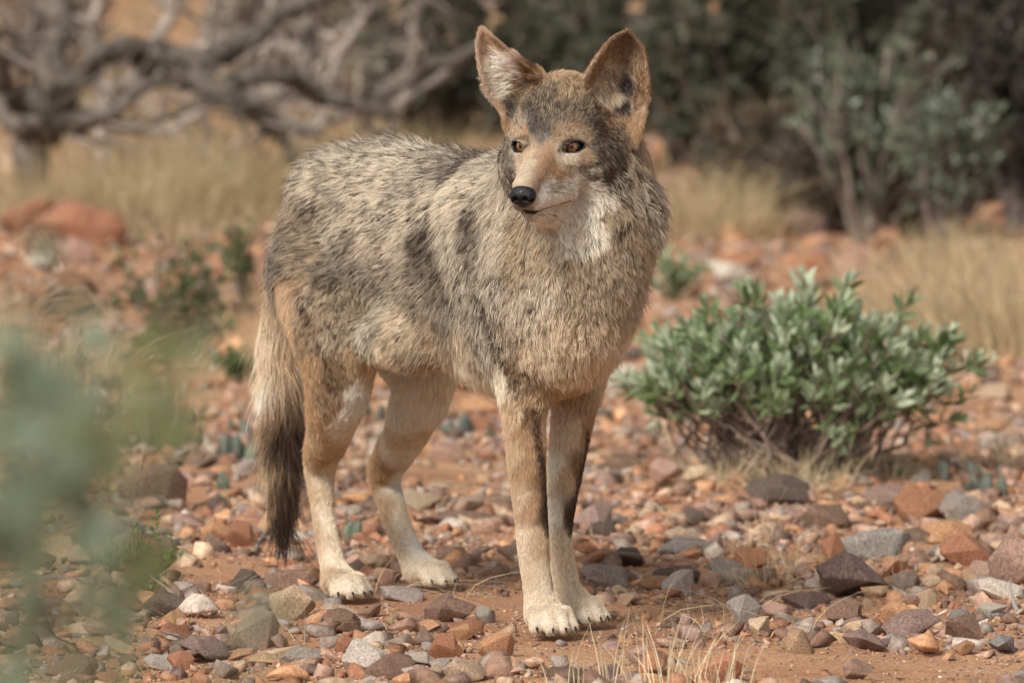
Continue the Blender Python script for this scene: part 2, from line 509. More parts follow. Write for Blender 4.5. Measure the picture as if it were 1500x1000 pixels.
# px, py, flow dx, dy, length mm, lift deg, main colour, tip colour, dark share, mottle, spread
CT = """
812 112 .0 -1 17 30 ochre sand .18 .5
790 116 -.3 -1 14 30 tan sand .15 .5
838 112 .3 -1 15 30 ochre sand .2 .5
770 140 -.5 -1 12 22 dgrey sand 0.59 .6
800 140 0 -1 13 24 dgrey sand 0.59 .7
835 138 .3 -1 13 24 tan sand .45 .7
752 165 -.8 -1 11 20 dgrey grey 0.69 .5
775 165 -.3 -1 11 20 dgrey grey 0.74 .6
805 165 0 -1 11 20 dgrey sand 0.64 .8
792 152 0 -1 12 20 dgrey sand 0.64 .8
815 180 .1 -1 9 16 dgrey sand 0.54 .7
835 165 .4 -1 11 20 dgrey sand 0.59 .8
862 165 .7 -.8 12 20 dgrey sand 0.64 .6
782 188 -.1 -1 9 16 dgrey grey 0.69 .6
797 196 0 -1 8 14 dgrey grey 0.64 .6
792 206 0 -1 7 12 dgrey grey 0.64 .5
760 193 -.5 -1 7 14 tan ochre .25 .5
762 182 -.5 -1 8 15 grey sand .5 .7
768 200 -.3 -1 6 14 ochre tan .25 .4
748 196 -1 -.6 7 14 tan grey .4 .6
818 188 .3 -1 8 14 tan grey .35 .7
835 194 .6 -.6 7 14 tan ochre .25 .5
855 198 1 -.3 8 14 tan grey .45 .6
870 185 .9 -.3 11 18 dgrey grey 0.84 .5
735 200 -.6 .6 13 20 dgrey silver 0.76 .7
735 225 -.5 .9 14 22 dgrey silver 0.76 .7
745 212 -.5 .9 12 18 dgrey silver 0.74 .7
745 240 -.4 1 12 18 dgrey silver 0.64 .7
738 248 -.3 1 14 20 grey silver 0.54 .7
756 222 -.5 .8 6 12 sand cream .12 .4
750 230 -.5 .9 9 14 grey silver 0.54 .6
765 222 -.5 .2 5 10 tan cream .1 .3
781 214 .1 -1 6 12 tan grey .3 .5
775 226 .1 -1 5.5 10 sand tan .12 .4
776 238 .0 -1 5 9 sand tan .08 .3
768 256 .1 -1 4.5 8 sand cream .05 .2
790 228 .1 -1 5.5 10 ochre tan .18 .4
798 246 .2 -1 5.5 10 ochre rust .2 .4
800 212 .2 -1 6 12 ochre tan .25 .4
805 235 .5 -1 5.5 10 ochre rust .12 .4
790 255 .4 -1 5 9 ochre tan .15 .5
785 272 .6 -.8 4.5 9 tan brown .25 .5
815 255 .9 -.6 6 11 ochre rust .2 .5
838 228 1 .3 7 12 cream sand .05 .3
825 228 .8 .4 6 12 cream tan .12 .4
855 225 1 .4 8 14 tan sand .2 .5
850 240 1 .5 9 15 grey tan 0.42 .7
830 248 1 .3 7 12 tan grey 0.3 .6
865 255 1 .5 12 20 grey silver 0.54 .7
875 215 .8 .8 13 20 dgrey grey 0.85 .5
893 225 .6 .9 16 22 dgrey grey 0.84 .6
905 195 .5 1 13 20 dgrey tan 0.74 .6
885 250 .8 .8 18 24 dgrey grey 0.74 .7
900 265 .5 1 22 26 grey silver 0.59 .8
842 266 1 .1 9 14 silver white .12 .4
865 272 1 .4 13 18 white cream .02 .2
845 275 1 .2 9 14 white cream .02 .2
815 272 1 .1 6 10 silver grey .22 .5
800 285 1 .15 5 9 white sand .12 .3
785 295 1 .3 4.5 8 silver cream .12 .3
830 274 1 .1 8 12 silver white .08 .3
820 288 1 .0 7 10 white cream .03 .2
775 306 1 .2 4 8 grey cream 0.54 .3
790 305 1 .1 5 8 white cream .1 .2
765 304 0 1 4 8 grey cream 0.49 .3
800 315 1 .5 6 10 white cream .02 .2
816 320 .6 1 14 14 white cream .02 .2
836 314 .5 1 15 16 white cream .02 .2
856 304 .5 1 18 18 white cream .02 .2
835 302 1 .5 9 14 white cream .02 .2
860 282 1 .4 14 18 white cream .05 .3
880 285 .8 .8 20 22 cream white .12 .4
850 320 .3 1 26 22 white cream .02 .3
825 325 .1 1 22 20 cream white .03 .3
870 340 .1 1 32 22 white cream 0.02 0.32
845 355 .1 1 28 28 white cream 0.02 0.32
800 335 -.2 1 26 20 cream grey .12 .5
900 320 .2 1 34 22 tan grey .35 .7
930 240 .2 1 24 22 sand grey .3 .6
945 215 .1 1 18 20 ochre sand .05 .3
940 280 .3 1 32 24 cream grey .3 .7
960 320 .4 1 36 26 cream grey .3 .7
955 370 .1 1 28 30 grey sand 0.14 0.48
920 350 .1 1 30 28 sand grey 0.14 0.48
880 380 .0 1 28 30 sand grey 0.11 0.4
840 390 .0 1 28 30 sand grey 0.12 0.4
790 360 -.1 1 28 25 sand grey 0.11 0.32
770 330 -.2 1 32 20 sand grey .28 .6
760 390 -.1 1 28 25 sand grey .25 .6
790 430 .1 1 28 30 cream grey 0.11 0.4
770 460 .1 1 25 28 cream grey 0.1 0.4
850 440 .0 1 26 32 sand grey 0.14 0.4
900 430 .0 1 26 30 sand grey 0.1 0.4
930 440 -.1 1 26 30 sand grey 0.11 0.4
810 480 .1 1 25 32 cream sand .1 0.48
860 490 .0 1 25 30 cream sand .1 0.32
915 500 -.2 1 23 28 cream sand .1 0.4
780 520 .1 1 21 22 cream sand .05 .5
830 540 .1 1 25 25 cream sand .05 .4
880 550 -.2 1 20 22 cream sand .05 .4
850 580 0 1 20 14 tan sand .12 .4
800 580 .1 1 20 14 tan sand .15 .4
735 265 -.3 1 34 22 silver grey 0.21 .7
728 330 -.2 1 30 22 silver grey 0.21 .7
725 300 -.2 1 32 22 cream grey 0.19 .7
735 350 -.1 1 36 20 silver grey 0.17 .6
730 420 .0 1 30 20 silver grey 0.3 .7
745 490 .1 1 23 22 cream brown .3 .6
757 550 .2 1 18 20 sand brown .3 .6
710 250 -.5 .8 32 22 silver grey 0.3 .7
690 285 -.4 1 33 24 silver cream 0.24 0.96
700 330 -.2 1 33 20 grey grey 0.38 .8
665 290 -.5 1 33 24 silver cream 0.17 0.96
660 340 -.3 1 33 22 silver grey 0.21 .8
675 390 -.1 1 32 22 silver grey 0.27 .8
690 440 0 1 32 20 silver grey 0.34 .8
715 500 .2 1 25 18 silver grey .4 .7
735 555 .2 1 22 16 cream cream .03 .6
700 240 -.8 .5 33 24 dgrey silver 0.64 .6
670 232 -1 .2 33 26 grey silver 0.59 0.84
640 240 -1 .3 33 24 grey silver 0.47 1.08
640 300 -.7 .8 33 20 silver cream 0.47 0.96
630 350 -.6 .9 33 20 dgrey grey 0.55 .8
645 400 -.5 .9 32 20 grey grey 0.42 .8
655 450 -.3 1 30 20 grey grey 0.38 .7
680 500 -.2 1 28 18 sand cream .3 .6
690 545 -.3 1 26 16 cream cream .03 .4
700 580 -.2 1 28 16 cream cream .03 .3
600 215 -1 .1 33 28 grey silver 0.51 1.08
560 208 -1 .1 33 28 grey silver 0.55 1.08
520 212 -1 .2 33 28 grey silver 0.51 1.08
480 225 -1 .4 32 26 grey silver 0.47 1.08
600 260 -1 .3 33 24 silver cream 0.34 1.08
560 260 -1 .3 33 24 silver cream 0.34 1.08
520 260 -1 .5 32 24 silver cream 0.34 1.08
470 260 -.9 .7 32 24 silver cream 0.38 1.08
440 270 -.7 .9 30 24 cream grey 0.38 .8
600 320 -.8 .6 33 22 silver cream 0.32 0.96
560 330 -.9 .6 32 22 silver cream 0.36 0.96
500 320 -.7 .8 30 22 silver cream 0.42 0.96
450 320 -.5 1 28 22 grey sand 0.42 .8
415 320 -.3 1 25 24 grey sand 0.42 .7
600 390 -.7 .8 32 20 silver grey 0.36 .7
550 400 -.7 .8 30 20 silver grey 0.38 .7
500 390 -.5 1 26 20 grey grey 0.47 .7
450 380 -.4 1 25 20 sand grey 0.47 .7
405 375 -.1 1 23 22 grey grey 0.42 .7
620 440 -.5 .9 30 18 silver grey 0.36 .7
570 450 -.4 .9 28 18 silver grey 0.38 .7
520 440 -.2 1 23 18 sand grey 0.42 .7
470 430 -.2 1 21 18 sand grey 0.42 .7
425 425 -.1 1 21 20 ochre sand 0.1 .4
405 440 -.1 1 23 22 sand sand 0.21 .5
640 490 -.4 .9 30 16 sand cream .3 .6
590 490 -.4 .9 26 16 sand cream .3 .6
540 490 -.1 1 20 14 silver grey .3 .6
490 480 -.1 1 20 14 sand grey 0.47 .7
450 480 .1 1 20 16 ochre grey 0.3 .6
425 480 0 1 19 18 ochre sand 0.09 .3
650 540 -.4 .9 28 14 cream cream .03 .4
610 520 -.4 .9 23 14 sand cream .3 .6
560 520 -.1 1 16 12 sand cream .1 .3
520 530 .0 1 14 12 sand tan .2 .5
490 540 .1 1 14 12 tan brown .5 .6
455 540 .1 1 15 14 ochre tan .18 .4
660 580 -.2 1 26 14 cream cream .03 .2
625 560 -.2 1 20 12 cream cream .03 .2
530 570 -.3 1 12 10 white cream .01 .2
545 545 -.3 1 13 10 cream sand .04 .2
515 600 -.3 1 13.2 13 white cream .01 .2
485 590 .0 1 12 10 sand brown .28 .5
455 600 .1 1 14.4 17 ochre tan .1 .4
505 630 -.2 1 10.8 13 cream cream .02 .2
470 640 .0 1 12.0 13 sand tan .08 .3
450 660 .1 1 12.0 14 tan ochre .06 .3
485 690 0 1 9.6 11 cream sand .0 .2
460 700 .1 1 9.6 11 sand tan .04 .2
480 760 .1 1 8.4 11 cream sand .0 .2
463 770 .1 1 9.6 11 sand tan .03 .2
498 820 .2 1 8.4 11 cream sand .02 .2
478 840 .1 1 9.6 11 sand tan .03 .2
505 868 .4 .8 9.6 14 cream sand .12 .4
535 872 .6 .6 8.4 14 cream sand .15 .4
485 875 .2 1 8.4 14 sand cream .1 .4
590 590 -.2 1 14 10 white cream .02 .2
640 600 -.2 1 14.4 14 white cream .01 .1
600 565 -.2 1 14 10 white cream .01 .1
575 600 -.2 1 14.4 14 cream white .01 .1
610 610 -.2 1 12.0 13 white cream .01 .1
590 665 -.1 1 10.8 11 white cream .0 .1
555 650 -.1 1 12.0 14 tan ochre .05 .3
615 640 -.3 1 10.8 11 cream sand .01 .2
575 640 -.3 1 12.0 14 cream sand .02 .2
548 690 .1 1 12.0 14 ochre tan .05 .3
585 700 .0 1 9.6 11 cream white .01 .2
590 750 .2 1 8.4 11 cream sand .0 .2
560 745 .2 1 9.6 13 sand ochre .04 .2
610 800 .3 1 8.4 11 white cream .0 .2
588 810 .2 1 8.4 11 sand cream .02 .2
625 835 .6 .7 9.6 14 cream sand .04 .3
655 845 .8 .4 8.4 14 cream sand .06 .3
605 850 .3 1 8.4 14 cream sand .06 .3
752 600 .0 1 14.4 14 sand tan .08 .3
780 610 .0 1 13.2 14 ochre brown .35 .5
797 620 .0 1 12.0 14 sand tan .1 .3
752 660 .0 1 10.8 13 sand tan .04 .2
772 640 .0 1 12.0 13 ochre tan .1 .4
775 680 .0 1 10.8 13 ochre tan .1 .4
792 690 .1 1 9.6 13 brown ochre .35 .5
758 730 .1 1 9.6 11 sand tan .02 .2
778 740 .1 1 9.6 11 ochre tan .12 .4
795 745 .1 1 9.6 11 brown dark .5 .5
765 790 .1 1 8.4 11 sand cream .02 .2
785 790 .1 1 8.4 11 tan sand .04 .3
800 790 .1 1 8.4 11 sand tan .05 .3
778 840 .1 1 8.4 11 sand cream .03 .2
800 840 .1 1 8.4 11 cream sand .02 .2
785 885 .2 1 8.4 13 sand cream .05 .3
810 905 .4 .9 9.6 14 cream sand .12 .4
780 915 .1 1 8.4 14 cream sand .1 .4
830 920 .6 .7 8.4 14 cream sand .15 .4
815 620 .0 1 14 10 pinkish cream .02 .2
835 620 .0 1 13 10 sand cream .04 .2
862 620 -.1 1 14 12 ochre tan .12 .4
815 680 .0 1 10.8 11 cream white .01 .2
830 690 .0 1 9.6 11 sand tan .05 .3
848 680 -.1 1 10.8 13 ochre brown .35 .5
815 750 .0 1 8.4 11 cream white .01 .2
833 750 -.1 1 9.6 13 brown dark .45 .5
820 790 .1 1 8.4 11 sand cream .02 .2
830 840 .1 1 8.4 11 sand cream .02 .2
845 880 .4 .9 8.4 13 sand cream .05 .3
865 900 .6 .7 8.4 14 cream sand .12 .4
395 500 -.1 1 50 16 cream sand .07 .4
380 560 -.15 1 50 16 cream white .04 .4
385 530 -.15 1 50 16 cream sand .06 .4
415 510 .0 1 50 14 sand ochre .15 .4
385 600 -.1 1 50 14 sand tan .12 .5
398 600 -.05 1 50 14 tan brown .4 .6
415 570 .05 1 50 12 tan brown .6 .6
416 620 .0 1 58 12 brown dark .75 .6
425 620 .05 1 55 12 dark black .9 .4
390 650 -.05 1 58 12 sand tan .25 .6
398 700 -.02 1 60 10 tan brown .45 .6
420 690 .0 1 66 9 brown dark .8 .5
420 740 .0 1 75 7 dark black .95 .3
412 770 .0 1 75 6 dark black .98 .2
712 60 -.4 -1 8 18 pinkish sand .06 .3
716 78 -.6 -.7 10 20 pinkish cream .05 .4
705 90 -.5 -.6 6 10 pinkish sand .05 .4
735 95 -.9 -.1 17 20 cream white .06 .5
755 100 -.9 .1 16 20 pinkish white .1 .5
720 130 -.8 .3 8 12 pinkish cream .1 .5
745 130 -.9 .3 18 20 cream white .10 .6
765 135 -.7 .2 14 22 tan brown .35 .6
778 105 .2 -1 9 20 ochre brown .25 .5
788 125 -.2 -1 10 20 ochre brown .45 .5
735 60 .5 -.8 4 12 brown ochre .15 .3
725 165 -.4 .7 6 10 tan ochre .1 .4
740 180 -.3 .8 9 16 tan ochre .15 .4
900 60 .2 -1 5 12 brown tan .25 .4
920 60 .1 -1 5 12 brown tan .2 .4
880 90 .3 -1 6 14 tan brown .25 .5
905 85 .2 -1 8 18 tan brown .35 .5
862 115 .2 -1 7 14 tan brown .25 .5
892 110 .6 .7 16 24 silver brown .2 .7
900 135 .5 .9 16 24 cream tan .15 .6
885 140 .3 .9 14 22 silver tan .25 .6
912 125 .3 .9 9 14 dark black .85 .4
912 155 .2 .8 9 14 dark black .8 .5
885 165 .4 .6 12 22 brown tan .5 .6
935 100 .3 -.9 6 14 tan brown .3 .5
945 130 .2 -.9 6 14 ochre brown .25 .5
935 150 .2 -.4 9 18 tan brown .35 .6
905 175 .3 .8 12 20 tan brown .45 .6
930 180 .2 .9 12 18 ochre tan .15 .4
944 175 .1 1 8 14 ochre tan .08 .3
"""
# strokes: colour pulled towards a tone along a line (px,py ...), radius mm, strength, dark share
STROKES = [
 ("black", 2.6, 1.0, [(753, 207), (757, 214), (766, 217), (774, 212)]),
 ("black", 2.2, 1.0, [(752, 206), (762, 202), (773, 205)]),
 ("black", 3.0, 1.0, [(818, 222), (824, 210), (836, 205), (850, 207), (857, 211)]),
 ("black", 3.2, 1.0, [(820, 217), (832, 220), (846, 219), (856, 212)]),
 ("dark", 4.0, .6, [(783, 172), (781, 185), (779, 198)]),
 ("dark", 3.0, .75, [(846, 240), (856, 241), (866, 238), (878, 228)]),
 ("dgrey", 5.0, .4, [(820, 238), (850, 250), (880, 268)]),
 ("dark", 9.0, .68, [(715, 238), (690, 250), (665, 268), (648, 292), (640, 320), (640, 345), (652, 385)]),
 ("dark", 8.0, .62, [(703, 285), (690, 320), (690, 360), (700, 400), (712, 440), (722, 480), (738, 520), (752, 570)]),
 ("brown", 7.0, .45, [(652, 385), (668, 420), (684, 460), (706, 505), (730, 550)]),
 ("dark", 8.0, .5, [(440, 262), (445, 290), (452, 315)]),
 ("dark", 7.0, .35, [(405, 360), (420, 390), (440, 420), (455, 455), (470, 500), (485, 560)]),
 ("dark", 6.0, .35, [(490, 385), (510, 420), (540, 450), (570, 480)]),
 ("dark", 8.0, .6, [(718, 234), (690, 236), (650, 226), (600, 208), (560, 200), (510, 205), (470, 222)]),
 ("black", 4.0, .6, [(772, 455), (785, 440), (795, 470), (805, 480)]),
 ("dark", 7.0, 1.0, [(780, 600), (790, 650), (795, 700), (798, 740), (800, 775)]),
 ("dark", 6.5, 1.0, [(860, 625), (858, 660), (848, 700), (840, 740), (834, 775)]),
 ("brown", 5.0, .35, [(425, 500), (432, 540), (436, 600), (440, 640)]),
]
def build_ctrl():
    rows = []
    for ln in CT.strip().splitlines():
        f = ln.split()
        px, py, dx, dy, ln_, lift = map(float, f[:6])
        if 14 < ln_ < 50: ln_ = 14 + (ln_ - 14) * .52
        p, n = hit(px, py)
        fl = np.array((dx, 0.0, -dy))
        # body hair also lies backwards along the trunk where it flows to the picture's left
        if p[2] < 0.62 and p[2] > 0.28 and px < 760 and dx < -.3: fl = fl - DS * 0.8
        fl = fl - n * (fl @ n); fl /= np.linalg.norm(fl) + 1e-9
        rows.append(np.concatenate([p, fl, [ln_ / 1000, math.radians(lift)], PAL[f[6]], PAL[f[7]], [float(f[8]), float(f[9])]]))
    R = np.array(rows)
    # the far flank repeats the near one
    rel = R[:, :3] - O0
    l = rel @ DL
    m = (l < -0.02) & (R[:, 2] < 0.60) & (R[:, 2] > 0.37)
    M = R[m].copy()
    M[:, :3] -= 2 * (M[:, :3] - O0) @ DL[:, None] * DL[None]
    M[:, 3:6] -= 2 * (M[:, 3:6] @ DL)[:, None] * DL[None]
    d = np.linalg.norm(M[:, None, :3] - R[None, :, :3], axis=2).min(1)
    # upright backs of neck and head: flow down and back
    ex = []
    for q, fl in ((P(870, 200, .16), (0, .3, -1)), (P(870, 300, .22), (0, .6, -.8)), (P(830, 140, .12), (0, 1, -.4)), (P(800, 110, .09), (0, 1, .1)), (P(870, 110, .09), (0, 1, .1))):
        b = R[np.argmin(np.linalg.norm(R[:, :3] - P(600, 320, .2), axis=1))].copy()
        h = bvh.find_nearest(Vector(q)); b[:3] = h[0]
        b[3:6] = fl; b[6] = .02
        ex.append(b)
    return np.vstack([R, M[d > 0.05], np.array(ex)])
CTRL = build_ctrl()
def spread(pts, ctrl, e=0.004, pw=3.2):
    out = np.empty((len(pts), ctrl.shape[1] - 3))
    c2 = (ctrl[:, :3] ** 2).sum(1)
    for i in range(0, len(pts), 20000):
        g = pts[i:i + 20000]
        d2 = np.maximum((g ** 2).sum(1)[:, None] + c2[None] - 2 * g @ ctrl[:, :3].T, 0)
        w = 1 / (d2 + e * e) ** pw
        w /= w.sum(1, keepdims=True)
        out[i:i + 20000] = w @ ctrl[:, 3:]
    return out
VF = spread(BV, CTRL)
# strokes
VS = np.zeros(len(BV)); VSC = np.zeros((len(BV), 3)); VD = np.zeros(len(BV))
for nm, rad, st, line in STROKES:
    pts = []
    for (a, b), (c, d) in zip(line[:-1], line[1:]):
        for t in np.linspace(0, 1, 9):
            pts.append(hit(a + (c - a) * t, b + (d - b) * t)[0])
    pts = np.array(pts); r = rad / 1000
    near = np.nonzero((np.abs(BV - pts.mean(0)) < np.abs(pts - pts.mean(0)).max(0) + 3 * r).all(1))[0]
    if len(near) == 0: continue
    d = np.sqrt(np.maximum(((BV[near, None] - pts[None]) ** 2).sum(2), 0)).min(1)
    w = st * np.exp(-(d / r) ** 2 * 1.2)
    if nm != 'black' or st < 1:
        VD[near] = np.maximum(VD[near], w); continue
    up = w > VS[near]
    VS[near[up]] = w[up]; VSC[near[up]] = PAL[nm]

# ---- hairs
TRI = np.vstack([BF[:, [0, 1, 2]], BF[:, [0, 2, 3]]])
def tri_pick(n, wfun):
    a, b, c = BV[TRI[:, 0]], BV[TRI[:, 1]], BV[TRI[:, 2]]
    ar = np.linalg.norm(np.cross(b - a, c - a), axis=1) / 2
    w = ar * wfun
    t = rng.choice(len(TRI), n, p=w / w.sum())
    u, v = rng.random(n), rng.random(n)
    f = u + v > 1; u[f], v[f] = 1 - u[f], 1 - v[f]
    W = np.stack([1 - u - v, u, v], 1)
    return t, W
def bary(arr, t, W):
    A = arr[TRI[t]]
    return (A * (W[:, :, None] if A.ndim == 3 else W)).sum(1)
EYEC = np.array([e[0] for e in EYES])
MP = np.vstack([np.linspace(a, b, 6) for M_ in (MOUTH, MOUTH_R) for a, b in zip(M_[:-1], M_[1:])])
NOSE_C = H(.094, 0, -.0415)
def fur(n, name, guard=False):
    len_t = VF[TRI[:, 0], 3]
    nn = VN[TRI[:, 0]]
    tocam = np.array((0, -CAM_D, CAM_H)) - BV[TRI[:, 0]]
    tocam /= np.linalg.norm(tocam, axis=1)[:, None]
    facing = (nn * tocam).sum(1)
    wv = np.where(facing > -0.35, 1.0, 0.16)
    if guard: wv = wv * np.where((len_t > .018) & (len_t < .06), 1.0, 0.0) * np.clip(VF[TRI[:, 0], 11] * 3, .15, 1)
    dens = wv / np.clip(len_t, .006, .045) ** (0.95)
    dens = dens * np.where(BV[TRI[:, 0], 2] < 0.012, 0.15, 1)
    t, W = tri_pick(n, dens); t0, W0 = t, W
    R = bary(BV, t, W); N = bary(VN, t, W); N /= np.linalg.norm(N, axis=1)[:, None]
    F = bary(VF, t, W); S = bary(VS, t, W); SC = bary(VSC, t, W) / np.maximum(S, 1e-4)[:, None] * 1.0
    # stroke colour was stored unweighted: renormalise from nearest vertex instead
    SC = VSC[TRI[t, 0]]
    keep = np.ones(n, bool)
    for ei, (ec, eg, esl, eup) in enumerate(EYES):
        q = R - ec
        a, b, c = q @ esl, q @ eup, q @ eg
        keep &= ~((c > -.004) & (np.linalg.norm(q, axis=1) < .03) & ((a / .0140) ** 2 + (b / .0058) ** 2 < 1))
    dm = np.full(n, 1.0)
    nearh = np.linalg.norm(R - H(.04, 0, -.05), axis=1) < .09
    idx = np.nonzero(nearh)[0]
    dm[idx] = np.sqrt(((R[idx, None] - MP[None]) ** 2).sum(2)).min(1)
    keep &= dm > .0025
    keep &= np.linalg.norm((R - NOSE_C), axis=1) > .0155
    t, R, N, F, S, SC, dm = t[keep], R[keep], N[keep], F[keep], S[keep], SC[keep], dm[keep]
    n = len(R)
    flow = F[:, 0:3]; flow = flow - N * (flow * N).sum(1)[:, None]
    flow /= np.linalg.norm(flow, axis=1)[:, None] + 1e-6
    side = np.cross(N, flow)
    L = F[:, 3] * np.exp(rng.normal(0, .18, n)); lift = F[:, 4] * np.exp(rng.normal(0, .25, n))
    if guard: L = L * 1.28; lift = lift * 1.35
    # paws and places near the ground keep their hairs short and flat; lips too
    L *= np.clip(R[:, 2] / .05, .6, 1)
    near_m = np.clip((dm - .0016) / .008, .35, 1); L *= near_m
    de = np.min([np.linalg.norm(R - e, axis=1) for e in EYEC], axis=0)
    L *= np.clip((de - .008) / .02, .28, 1)
    # swirl of the lie of the coat in soft locks
    ang = (fbm(R * 38, 3, 3) - .5) * 1.3 * np.clip(F[:, 3] / .03, .25, 1) + rng.normal(0, .24, n)
    rib = np.clip((R - O0) @ DS / .08 - 4.6, 0, 1) * np.clip((.60 - R[:, 2]) / .05, 0, 1) * np.clip((R[:, 2] - .24) / .05, 0, 1) * np.clip(N @ DS * 3 + .3, 0, 1)
    L = L * (1 - .24 * rib); lift = lift * (1 + .35 * rib)
    ang = ang + rib * (fbm(R * 95, 5, 2) - .5) * 2.3
    flow2 = flow * np.cos(ang)[:, None] + side * np.sin(ang)[:, None]
    K = 7
    ts = np.linspace(0, 1, K)
    pts = np.empty((n, K, 3)); pts[:, 0] = R - N * .0008
    for k in range(1, K):
        tm = ts[k] - .5 / (K - 1)
        up = np.sin(lift)[:, None] * (1.75 - 1.5 * tm)
        d = flow2 * np.cos(lift)[:, None] + N * up
        d[:, 2] -= .10 * tm
        d /= np.linalg.norm(d, axis=1)[:, None]
        pts[:, k] = pts[:, k - 1] + d * (L / (K - 1))[:, None]
    # locks: draw every hair to the nearest lock's own hair
    csz = np.clip(F[:, 3] * .15, .0016, .0036)
    for lvl, amt in ((1.0, .55), (2.6, .22)):
        pr = np.minimum(1, .35e0 * 1.0 / (n / 0.9 * (csz * lvl) ** 2 * 1.2 + 1e-9))
        gi = np.nonzero(rng.random(n) < pr)[0]
        kd = KDTree(len(gi))
        for a, q in enumerate(gi): kd.insert(R[q], a)
        kd.balance()
        near = np.fromiter((kd.find(r)[1] for r in R.tolist()), dtype=np.int64, count=n)
        G = pts[gi[near]]
        dist = np.linalg.norm(G[:, 0] - R, axis=1)
        ok = np.clip(1.5 - dist / (csz * lvl * 1.6), 0, 1)
        for k in range(1, K):
            w = (amt * ts[k] ** 1.2 * ok)[:, None]
            # keep the hair's own offset shrinking, do not change its length much
            pts[:, k] = pts[:, k] * (1 - w) + (G[:, k]) * w
        if lvl == 1.0: lock = near
    lockr = rng.random(lock.max() + 1)[lock]
    if guard: F[:, 11] = np.clip(F[:, 11] + .12, 0, 1)
    # colour
    main, tip, dark, mott = F[:, 5:8], F[:, 8:11], F[:, 11], F[:, 12]
    st = np.stack([(R * flow).sum(1) * 28, (R * side).sum(1) * 75, (R * N).sum(1) * 30], 1)
    fq = np.clip(.030 / F[:, 3], 1, 2.4)[:, None]
    n1 = fbm(R * 115 * fq ** .5, 11, 3); n2 = fbm(R * 300 * fq, 12, 2); n3 = fbm(R * 20, 13, 2)
    sh = np.clip((.020 - F[:, 3]) / .010, 0, 1)          # 1 on the short coat of face and legs
    agouti = (n1 - .5) * (1.2 - .7 * sh) + (n2 - .5) * 1.2 + (n3 - .5) * .35 * (1 - sh) + (lockr - .5) * (1.5 + .2 * sh) + rng.normal(0, .16, n) * (1 + sh)
    SD = bary(VD, t0, W0)[keep]
    mott = mott * np.where(R[:, 2] < .27, .45, 1.0)
    mott = mott * np.where((F[:, 3] > .018) & (R[:, 2] > .42) & (F[:, 11] > .3), 1.3, 1.0)
    v = dark + agouti * np.maximum(mott, SD * .45) + SD * 1.0
    dk = 1 / (1 + np.exp(-(v - .52) * 12))
    dk = np.clip(dk, 0, 1) * np.clip(dark * 4 + .05 + SD * 2, 0, 1)
    darkc = PAL['dark'] * .8
    shl = sh * np.where(R[:, 2] < .27, .25, 1.0)
    bright = np.exp(rng.normal(0, 1, n) * (.11 + .10 * shl) + (lockr - .5) * (.20 + .22 * shl))[:, None]
    mixr = np.clip(.5 + (n2 - .5) * 2 + rng.normal(0, .25, n), 0, 1)[:, None]
    mid = np.minimum((main * (1 - mixr) + tip * mixr) * bright * 1.13, .93)
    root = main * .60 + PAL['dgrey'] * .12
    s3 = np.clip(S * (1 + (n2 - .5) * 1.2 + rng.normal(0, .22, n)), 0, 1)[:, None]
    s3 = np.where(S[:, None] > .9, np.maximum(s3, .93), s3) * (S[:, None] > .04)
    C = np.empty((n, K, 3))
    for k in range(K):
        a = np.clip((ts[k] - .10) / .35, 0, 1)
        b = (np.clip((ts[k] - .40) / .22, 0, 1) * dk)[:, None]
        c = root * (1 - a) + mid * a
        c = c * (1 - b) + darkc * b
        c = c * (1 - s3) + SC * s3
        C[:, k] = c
    wth = np.clip(F[:, 3] / .022, .42, 1.0) * (.00027 if not guard else .00022)
    prof = np.array([.9, 1, 1, .95, .8, .55, .16])
    rad = wth[:, None] * prof[None] * rng.uniform(.75, 1.2, n)[:, None]
    cv = bpy.data.hair_curves.new(name)
    cv.add_curves([K] * n)
    cv.points.foreach_set("position", pts.astype(np.float32).ravel())
    cv.points.foreach_set("radius", rad.astype(np.float32).ravel())
    at = cv.attributes.new("tint", 'FLOAT_COLOR', 'POINT')
    c4 = np.ones((n * K, 4), np.float32); c4[:, :3] = C.reshape(-1, 3)
    at.data.foreach_set("color", c4.ravel())
    return cv
def hair_mat():
    m = bpy.data.materials.new("fur_hair"); m.use_nodes = True
    nt = m.node_tree; nt.nodes.clear()
    out = nt.nodes.new("ShaderNodeOutputMaterial")
    at = nt.nodes.new("ShaderNodeAttribute"); at.attribute_name = "tint"
    h = nt.nodes.new("ShaderNodeBsdfHairPrincipled"); h.model = 'CHIANG'; h.parametrization = 'COLOR'
    h.inputs["Roughness"].default_value = .38; h.inputs["Radial Roughness"].default_value = .55
    h.inputs["Coat"].default_value = 0.0; h.inputs["IOR"].default_value = 1.45
    h.inputs["Random Roughness"].default_value = .1
    nt.links.new(at.outputs["Color"], h.inputs["Color"])
    d = nt.nodes.new("ShaderNodeBsdfDiffuse"); nt.links.new(at.outputs["Color"], d.inputs["Color"])
    mx = nt.nodes.new("ShaderNodeMixShader"); mx.inputs[0].default_value = .15
    nt.links.new(d.outputs[0], mx.inputs[1]); nt.links.new(h.outputs[0], mx.inputs[2])
    nt.links.new(mx.outputs[0], out.inputs["Surface"])
    return m
HAIR = hair_mat()
coyote = empty("coyote", (float(O0[0]), float(O0[1]), 0))
tag(coyote, "grey and tan coyote standing on the stony ground with large pricked ears, head turned left", "coyote")
def cpart(name, data, mat, parent=None):
    o = bpy.data.objects.new(name, data); COL.objects.link(o)
    o.parent = parent or coyote
    if parent is None: o.location = (-coyote.location.x, -coyote.location.y, 0)
    if mat: data.materials.append(mat)
    return o
